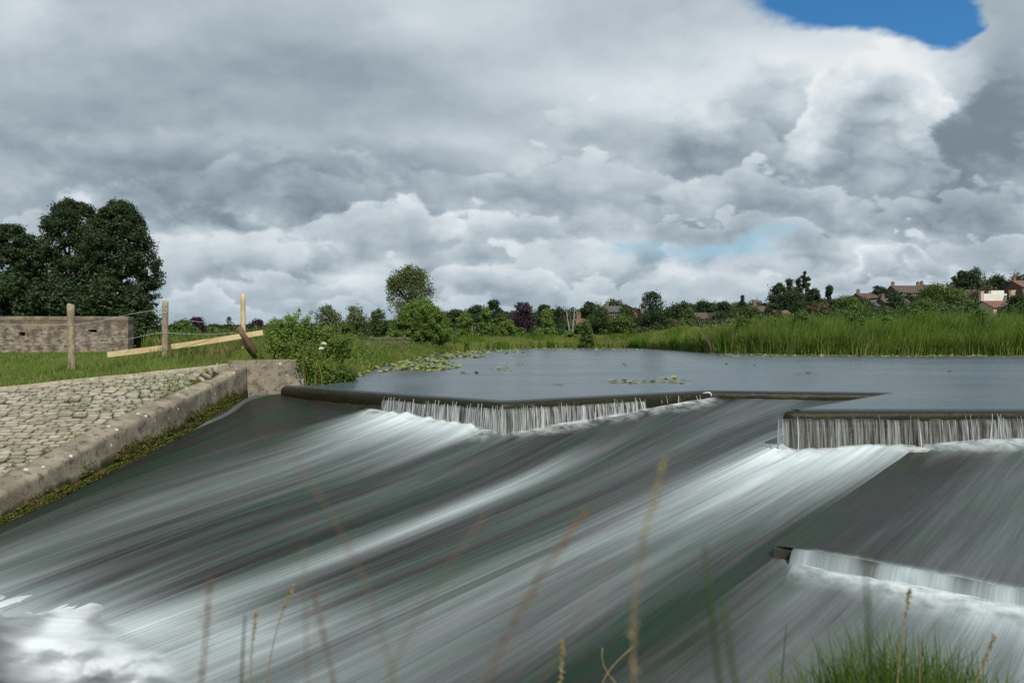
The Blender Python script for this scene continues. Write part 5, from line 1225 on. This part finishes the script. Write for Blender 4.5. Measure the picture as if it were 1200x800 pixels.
def leafy_plants():
    mst = noisemat('green_stem', (.07, .10, .03), (.12, .14, .05), 6, .7, bump=0)
    mleaf = leafmat('nettle_leaf', (.105, .185, .030), (.210, .290, .060), (.15, .21, .05), .3, patch=1.2); mleafd = leafmat('bramble_leaf', (.065, .135, .024), (.140, .215, .042), None, .28)
    mpurple = leafmat('loosestrife_leaf', (.12, .07, .06), (.17, .11, .09), (.07, .09, .03), .2)
    spec = [  # column of the root, row of the top, distance, spread m, leaves, which leaf, label
        (322, 372, 21.2, .34, 900, mleaf, 'leafy plant leaning furthest left on the bank behind the river wall'), (336, 366, 21.6, .36, 1100, mleaf, 'leafy willow shoot left of the tallest one behind the river wall'),
        (349, 361, 21.4, .36, 1200, mleaf, 'tallest arching willow shoot above the end of the river wall'), (363, 372, 21.8, .40, 1200, mleafd, 'leafy shoot just right of the tallest arching one'),
        (376, 380, 21.9, .42, 1200, mleaf, 'bushy nettle behind the white flower heads'), (390, 392, 22.3, .40, 1000, mleafd, 'darker bushy nettle right of the white flower heads'),
        (398, 404, 22.6, .36, 800, mleaf, 'lower nettle at the right shoulder of the plant clump'), (385, 416, 21.2, .36, 900, mleaf, 'bright low plant hanging over the pool edge below the flowers'),
        (370, 424, 20.7, .32, 900, mleafd, 'dark low plant tucked against the end of the river wall'), (398, 425, 21.6, .34, 900, mleafd, 'dark low bramble trailing into the pool'),
        (410, 430, 22.3, .26, 320, mpurple, 'reddish purple plant at the waterline beside the lily pads'), (342, 385, 21.0, .36, 900, mleafd, 'dark leafy plant directly behind the top of the river wall'),
        (356, 398, 20.6, .34, 900, mleaf, 'bright leafy plant close behind the rounded wall end'), (330, 392, 20.6, .36, 800, mleaf, 'short leafy plant by the brown fence brace')]
    for cx, top, Y, sp, nl, mt, lab in spec:
        X = (cx - 600) / F * Y; g = max(gw(X, Y), -.03); h = H + (HY - top) / F * Y - g
        root = thing('leafy_plant', (X, Y, g), lab, 'plant', 'leafy plants on the bank beside the river wall'); mb = MB(); P = []; Dn = []
        for k in range(15):
            a = rng.uniform(0, 6.28); r0 = rng.uniform(0, sp * 1.05); hh = h * (1 if k == 0 else rng.uniform(.55, .95)); ln = rng.uniform(.1, .5) * sp
            zs = np.linspace(0, 1, 6); c = np.stack([r0 * math.cos(a) + ln * math.cos(a) * zs ** 2 + .05 * zs, r0 * math.sin(a) + ln * math.sin(a) * zs ** 2, hh * zs], 1); mb.tube(c, .010 * np.linspace(1, .3, 6), 5)
            m = int(nl * 3.0) // 15; s = rng.random(m) ** .75; b = np.stack([np.interp(s, zs, c[:, q]) for q in range(3)], 1); o = rng.normal(size=(m, 3)) * np.array([1, 1, .5]); o /= np.linalg.norm(o, axis=1)[:, None]
            P.append(b + o * (.05 + .13 * rng.random((m, 1))) * (1.15 - .7 * s[:, None])); Dn.append(o * .5 + np.array([0, 0, .8]))
        mb.build('stem', mst, root); P = np.concatenate(P); P[:, 2] = np.maximum(P[:, 2], .03)
        V, Fs = leaves(P, rng.uniform(.028, .060, len(P)), np.concatenate(Dn), .8, .36); mesh('foliage', V, Fs, mt, root)
    # white umbels
    mwf = noisemat('white_florets', (.60, .60, .54), (.70, .70, .64), 30, .8, bump=0)
    for (x, y, Y, lab) in ((379.5, 402.5, 20.9, 'upper one of two round white flower heads beside the plant clump'), (376.5, 408.5, 20.8, 'lower one of two round white flower heads beside the plant clump')):
        c = PY(x, y, Y); g = max(-.02, gw(c[0], Y)); root = thing('white_flower', (c[0], Y, g), lab, 'flower', 'white flower heads by the river wall'); h = c[2] - g; mb = MB(); mb.tube([(0, 0, 0), (.02, 0, h * .5), (0, 0, h)], [.012, .009, .006], 5)
        mb.build('stem', mst, root); n = 260; d = rng.normal(size=(n, 3)); d /= np.linalg.norm(d, axis=1)[:, None]; d[:, 2] = np.abs(d[:, 2]) * .8 - .2; V, Fs = leaves(np.array([0, 0, h]) + d * .085 * rng.uniform(.7, 1, (n, 1)), np.full(n, .018), d, .6, .9); mesh('flower_head', V, Fs, mwf, root)
    # yellowing iris blades beside the wall end
    c = PY(366, 440, 20.6); n = 60; P = np.stack([rng.normal(c[0], .15, n), rng.normal(20.5, .12, n), np.full(n, .0)], 1); z = rng.uniform(.6, 1.35, n)
    o = blades('iris_clump', P, z, .008, leafmat('iris_blade', (.20, .22, .035), (.30, .30, .06), None, .35), .22, nseg=3); tag(o, 'clump of yellowing iris blades at the rounded end of the river wall', 'plant')
    n = 1500; P = np.stack([rng.uniform(-6.35, -5.0, n), rng.uniform(19.9, 22.2, n), np.zeros(n)], 1); P = P[~inside(P[:, :2], HOLE)]; n = len(P); P[:, 2] = np.maximum(ground_z(P), -.02); blades('bank_sedge', P, rng.uniform(.3, .7, n), .011, MGRASS, .8, kind='stuff', nseg=3)
    # bare straw stalks leaning out of the clump
    for (a, b_, lab) in (((404, 413), (395, 378), 'longest bare straw stalk leaning left out of the bank plants'), ((409, 414), (399, 390), 'shorter bare straw stalk right of the longest one'), ((391, 398), (385, 376), 'bare straw stalk left of the longest one')):
        p, q = PY(*a, 22.6), PY(*b_, 22.2); mb = MB(); mb.tube([p, (p + q) / 2 + np.array([.03, 0, .02]), q], [.014, .012, .007], 5); tag(mb.build('dry_stalk', MREED2, smooth=True), lab, 'stalk', 'straw stalks in the bank plants')
leafy_plants()

def lilies():
    n = 5200; t_ = rng.random(n); y = 411.5 + 34 * rng.random(n) ** 1.25; left = np.interp(y, [411, 414, 427, 440, 447], [548, 512, 452, 414, 402]); wd = np.interp(y, [411, 416, 424, 432, 440, 447], [120, 80, 90, 105, 55, 10])
    x = left - 4 + wd * t_ ** 1.25; Y = H * F / (y - HY); P = np.stack([(x - 600) / F * Y, Y], 1); dn = fbm(P[:, 0] * .7, P[:, 1] * .22, 141); P = P[(dn > .42 + .16 * np.clip((t_ - .55) / .45, 0, 1)) | (t_ < .15)]
    def strew(px0, px1, y0, y1, m):
        yy = rng.uniform(y0, y1, m); Yy = H * F / (yy - HY); return np.stack([(rng.uniform(px0, px1, m) - 600) / F * Yy, Yy], 1)
    ex = [strew(560, 760, 408.4, 410.5, 420), strew(840, 1320, 415.0, 418.4, 1500), strew(575, 600, 431, 434.5, 30), strew(540, 560, 437, 438, 6), strew(715, 800, 446, 449.5, 70), strew(770, 810, 443, 446, 24), strew(605, 615, 425, 430, 14), strew(930, 960, 436, 439, 14), strew(1000, 1180, 428, 440, 10), strew(645, 658, 449, 452, 6), strew(590, 620, 420, 424, 14), strew(690, 900, 421, 430, 12)]
    P = np.concatenate([P] + ex); P = P[~inside(P, np.array([(99, 99), (98, 99), (98, 98)]))]; n = len(P); r = rng.uniform(.07, .16, n) * np.interp(P[:, 1], [20, 60, 110], [.68, .95, 1.5])
    k = 9; th = np.linspace(.18, 2 * math.pi - .18, k); rot = rng.uniform(0, 6.28, n); tilt = rng.normal(0, .10, n) + (rng.random(n) < .35) * rng.uniform(.25, .8, n)
    A = th[None] + rot[:, None]; cx = r[:, None] * np.cos(A); cy = r[:, None] * np.sin(A); tax = rng.uniform(0, 6.28, n)[:, None]; tilt = tilt * .6; cz = .012 + np.abs(tilt[:, None]) * r[:, None] + tilt[:, None] * (cx * np.cos(tax) + cy * np.sin(tax))
    ring = np.stack([P[:, :1] + cx, P[:, 1:] + cy, cz], 2); ctr = np.column_stack([P, .010 + np.abs(tilt) * r])[:, None]; V = np.concatenate([ctr, ring], 1).reshape(-1, 3); base = np.arange(n)[:, None] * (k + 1)
    Fs = np.concatenate([base + np.array([0, j + 1, j + 2])[None] for j in range(k - 1)])
    tag(mesh('lily_pads', V, Fs, leafmat('lily_pad', (.13, .175, .035), (.30, .30, .07), (.09, .13, .035), .1, .35, .4, patch=.5)), 'green and yellow lily pads floating along the pool edge', kind='stuff')
    # yellow lily flowers held just above the pads
    my = noisemat('yellow_petals', (.62, .52, .05), (.70, .60, .10), 8, .6, bump=0); mg = LM['light']
    proto = None
    for (x, y, lab) in ((789.5, 443.5, 'yellow lily flower standing alone on the open pool'), (461, 428.5, 'yellow lily flower nearest the willow bush among the pads'), (445, 437, 'yellow lily flower low in the lily pads near the weir'), (432, 436.5, 'yellow lily flower left in the lily pads near the bank'), (585, 432, 'yellow lily flower on the small raft of pads in mid pool'), (489, 434, 'yellow lily flower on the right edge of the lily pads')):
        p = PZ(x, y, .08); mb = MB(); root = thing('water_lily', (p[0], p[1], 0), lab, 'flower', 'yellow water lilies on the pool')
        mb.tube([(0, 0, -.02), (.01, 0, .05), (0, 0, .10)], [.012, .010, .012], 6); mb.build('stem', mg, root); mb = MB()
        for q in range(6):
            a = q * math.pi / 3; c, s = math.cos(a), math.sin(a); mb.add([(.02 * c - .03 * s, .02 * s + .03 * c, .10), (.02 * c + .03 * s, .02 * s - .03 * c, .10), (.085 * c + .02 * s, .085 * s - .02 * c, .155), (.085 * c - .02 * s, .085 * s + .02 * c, .155), (.075 * c, .075 * s, .18)], [(0, 1, 2, 3), (3, 2, 4)])
        mb.tube([(0, 0, .10), (0, 0, .15)], [.03, .035], 8); mb.build('petals', my, root)
lilies()

def landing():
    mw = noisemat('grey_wood', (.09, .085, .06), (.14, .13, .095), 6, .9, bump=.4); Y = 48.0
    f = PY(449, 412, Y); f[2] = gz(f[0], Y) - .1; root = thing('wooden_rail', f, 'small grey timber rail fence on the bank left of the willow bush', 'wooden rail'); rel = lambda x, y, d=0: PY(x, y, Y + d) - f
    for x, yt in ((436, 393), (455, 392), (474, 393)):
        mb = MB(); q = rel(x, yt); mb.box((q[0], q[1], q[2] / 2), (.14, .12, q[2])); mb.build('post', mw, root)
    for y in (401, 396):
        a, b_ = rel(432, y, -.1), rel(480, y, -.1); mb = MB(); c = (a + b_) / 2; mb.box(c, (b_[0] - a[0], .06, .11)); mb.build('rail', mw, root)
landing()

# ------------------------------------------------------------------ foreground grasses on the near bank
def foreground():
    # tuft at the lower right, rooted on the bank edge
    c = PY(1045, 800, 2.25); n = 2800; P = np.stack([rng.normal(c[0], .27, n), rng.normal(2.3, .12, n)], 1); g = ground_z(P)
    o = blades('grass_tuft', np.column_stack([P, g]), rng.uniform(.16, .40, n) * np.exp(-((P[:, 0] - c[0]) / .55) ** 2) + .04, .0036, MGRASSD, .45, nseg=4, wind=(-.05, 0)); tag(o, 'thick dark green grass tuft on the near bank at the lower right', 'grass tuft')
    c = PY(930, 800, 2.2); n = 130; P = np.stack([rng.normal(c[0], .12, n), rng.normal(2.2, .08, n)], 1)
    o = blades('grass_tuft', np.column_stack([P, ground_z(P)]), rng.uniform(.12, .36, n), .0036, MGRASSD, .4, nseg=4); tag(o, 'thin green grass tuft just left of the thick one on the near bank', 'grass tuft')
    # turf over the near bank
    n = 9000; P = np.stack([rng.uniform(-3.2, 4.2, n), rng.uniform(.9, 3.2, n)], 1); P = P[~inside(P, HOLE)]; g = ground_z(P); k = g > -.4
    blades('bank_turf', np.column_stack([P, g])[k], rng.uniform(.05, .16, int(k.sum())), .0035, MGRASSD, .6, kind='stuff', nseg=3)
    mbrown = leafmat('brown_stalk', (.12, .075, .040), (.19, .12, .065), None, .1); mgreenb = leafmat('green_blade', (.035, .07, .018), (.06, .10, .03), None, .3)
    # stems: path in photo columns/rows at a given distance
    ST = [([(742, 815), (727, 700), (740, 640), (765, 580), (780, 535)], .72, .0028, MDRY, 1, 'tall straw grass stem with a feathery head rising in front of the chute'),
          ([(470, 815), (462, 720), (430, 630), (380, 575), (335, 520)], .62, .0020, mbrown, 0, 'long brown stalk leaning left across the chute'),
          ([(560, 815), (585, 730), (630, 650), (690, 595)], .66, .0026, mbrown, 1, 'brown stalk leaning right in front of the middle of the chute'),
          ([(440, 815), (470, 730), (520, 655), (570, 600)], .70, .0020, mbrown, 0, 'faint brown stalk leaning right beside the long left leaning one'),
          ([(235, 815), (238, 760), (246, 680)], .85, .0028, mbrown, 1, 'upright brown stalk furthest left in the foreground'),
          ([(310, 815), (318, 760), (330, 715), (346, 684)], 1.9, .0032, MDRY, 1, 'sharp straw grass head leaning right at the lower left'),
          ([(293, 815), (294, 770), (300, 716)], 1.8, .0032, MDRY, 1, 'sharp upright straw grass head left of the leaning one'),
          ([(282, 815), (284, 760), (287, 720)], 1.0, .004, mgreenb, 0, 'green blade beside the sharp upright straw head'),
          ([(360, 815), (358, 740), (356, 640)], .80, .0022, mbrown, 0, 'upright brown stalk right of the sharp straw heads'),
          ([(395, 815), (372, 750), (368, 690)], .85, .0026, mbrown, 1, 'curved brown stalk below the middle of the left stalks'),
          ([(700, 815), (712, 780), (730, 770), (742, 757)], 1.8, .0036, MDRY, 0, 'short bent straw stem at the bottom centre'),
          ([(735, 815), (708, 785), (700, 772), (706, 758)], 1.9, .0036, MDRY, 0, 'short curled straw stem crossing the bent one at the bottom centre'),
          ([(655, 815), (660, 780), (659, 750)], 1.7, .0036, MDRY, 1, 'short upright straw stem left of the bent ones at the bottom centre'),
          ([(845, 815), (838, 760), (828, 690), (826, 640)], .75, .0055, mgreenb, 0, 'broad blurred green blade right of the tall straw stem'),
          ([(862, 815), (852, 760), (848, 700)], .75, .0050, mgreenb, 0, 'second broad blurred green blade right of the tall straw stem'),
          ([(1022, 815), (1024, 720), (1012, 640)], .72, .0040, mgreenb, 0, 'blurred green blade above the thick grass tuft'),
          ([(1050, 815), (1055, 760), (1062, 715), (1066, 690)], 2.1, .0034, MDRY, 1, 'pale seed stem standing up from the thick grass tuft'),
          ([(1140, 815), (1150, 780), (1165, 745)], 1.9, .0034, MDRY, 1, 'pale seed stem right of the thick grass tuft'),
          ([(1078, 815), (1078, 780), (1080, 742)], 2.0, .0032, MDRY, 0, 'thin straw stem in the right half of the thick grass tuft'),
          ([(915, 815), (918, 770), (922, 730)], 2.0, .0032, mgreenb, 0, 'thin green stem in the thin grass tuft'),
          ([(618, 815), (640, 760), (690, 690), (720, 660)], .70, .0020, mbrown, 0, 'faint brown stalk crossing towards the tall straw stem')]
    for pts, Y, r, m, head, lab in ST:
        if Y < 1: Y, r = Y * .82, r * .80
        P = np.array([PY(x, y, Y) for x, y in pts]); g = P[0].copy(); base = gz(g[0], Y); d0 = P[0] - P[1]; d0 = d0 / abs(d0[2]) if abs(d0[2]) > .01 else np.array([0, 0, -1.]); d0[1] = 0; d0[0] = max(-.3, min(.3, d0[0]))
        foot_ = P[0] + d0 * max(0, P[0][2] - base + .02); P = np.vstack([foot_, P]); L = np.concatenate([[0], np.cumsum(np.linalg.norm(np.diff(P, axis=0), axis=1))]); s = np.linspace(0, L[-1], 22)
        Q = np.stack([np.interp(s, L, P[:, k]) for k in range(3)], 1); kern = np.array([1, 2, 3, 2, 1]) / 9.; Qp = np.pad(Q, ((2, 2), (0, 0)), mode='reflect', reflect_type='odd'); Q = np.stack([np.convolve(Qp[:, k], kern, 'valid') for k in range(3)], 1)
        o0 = Q[0].copy(); root = thing('tall_grass', o0, lab, 'grass stem', 'grass stems in the foreground'); mb = MB(); mb.tube(Q - o0, r * np.linspace(1, .35, 22), 5); mb.build('stalk', m, root, smooth=True)
        if head:
            n = 90; kf = 21 - np.abs(rng.normal(0, 1.6, n)).clip(0, 5); c = np.stack([np.interp(kf, np.arange(22), Q[:, q_]) for q_ in range(3)], 1) - o0 + rng.normal(0, r * .8, (n, 3)); V, Fs = leaves(c, np.full(n, r * 1.7), np.tile(np.array([[1., 1., 0]]), (n, 1)), 1, .3); tag(mesh('seed_head', V, Fs, m, root), kind='stuff')
foreground()
print('built')
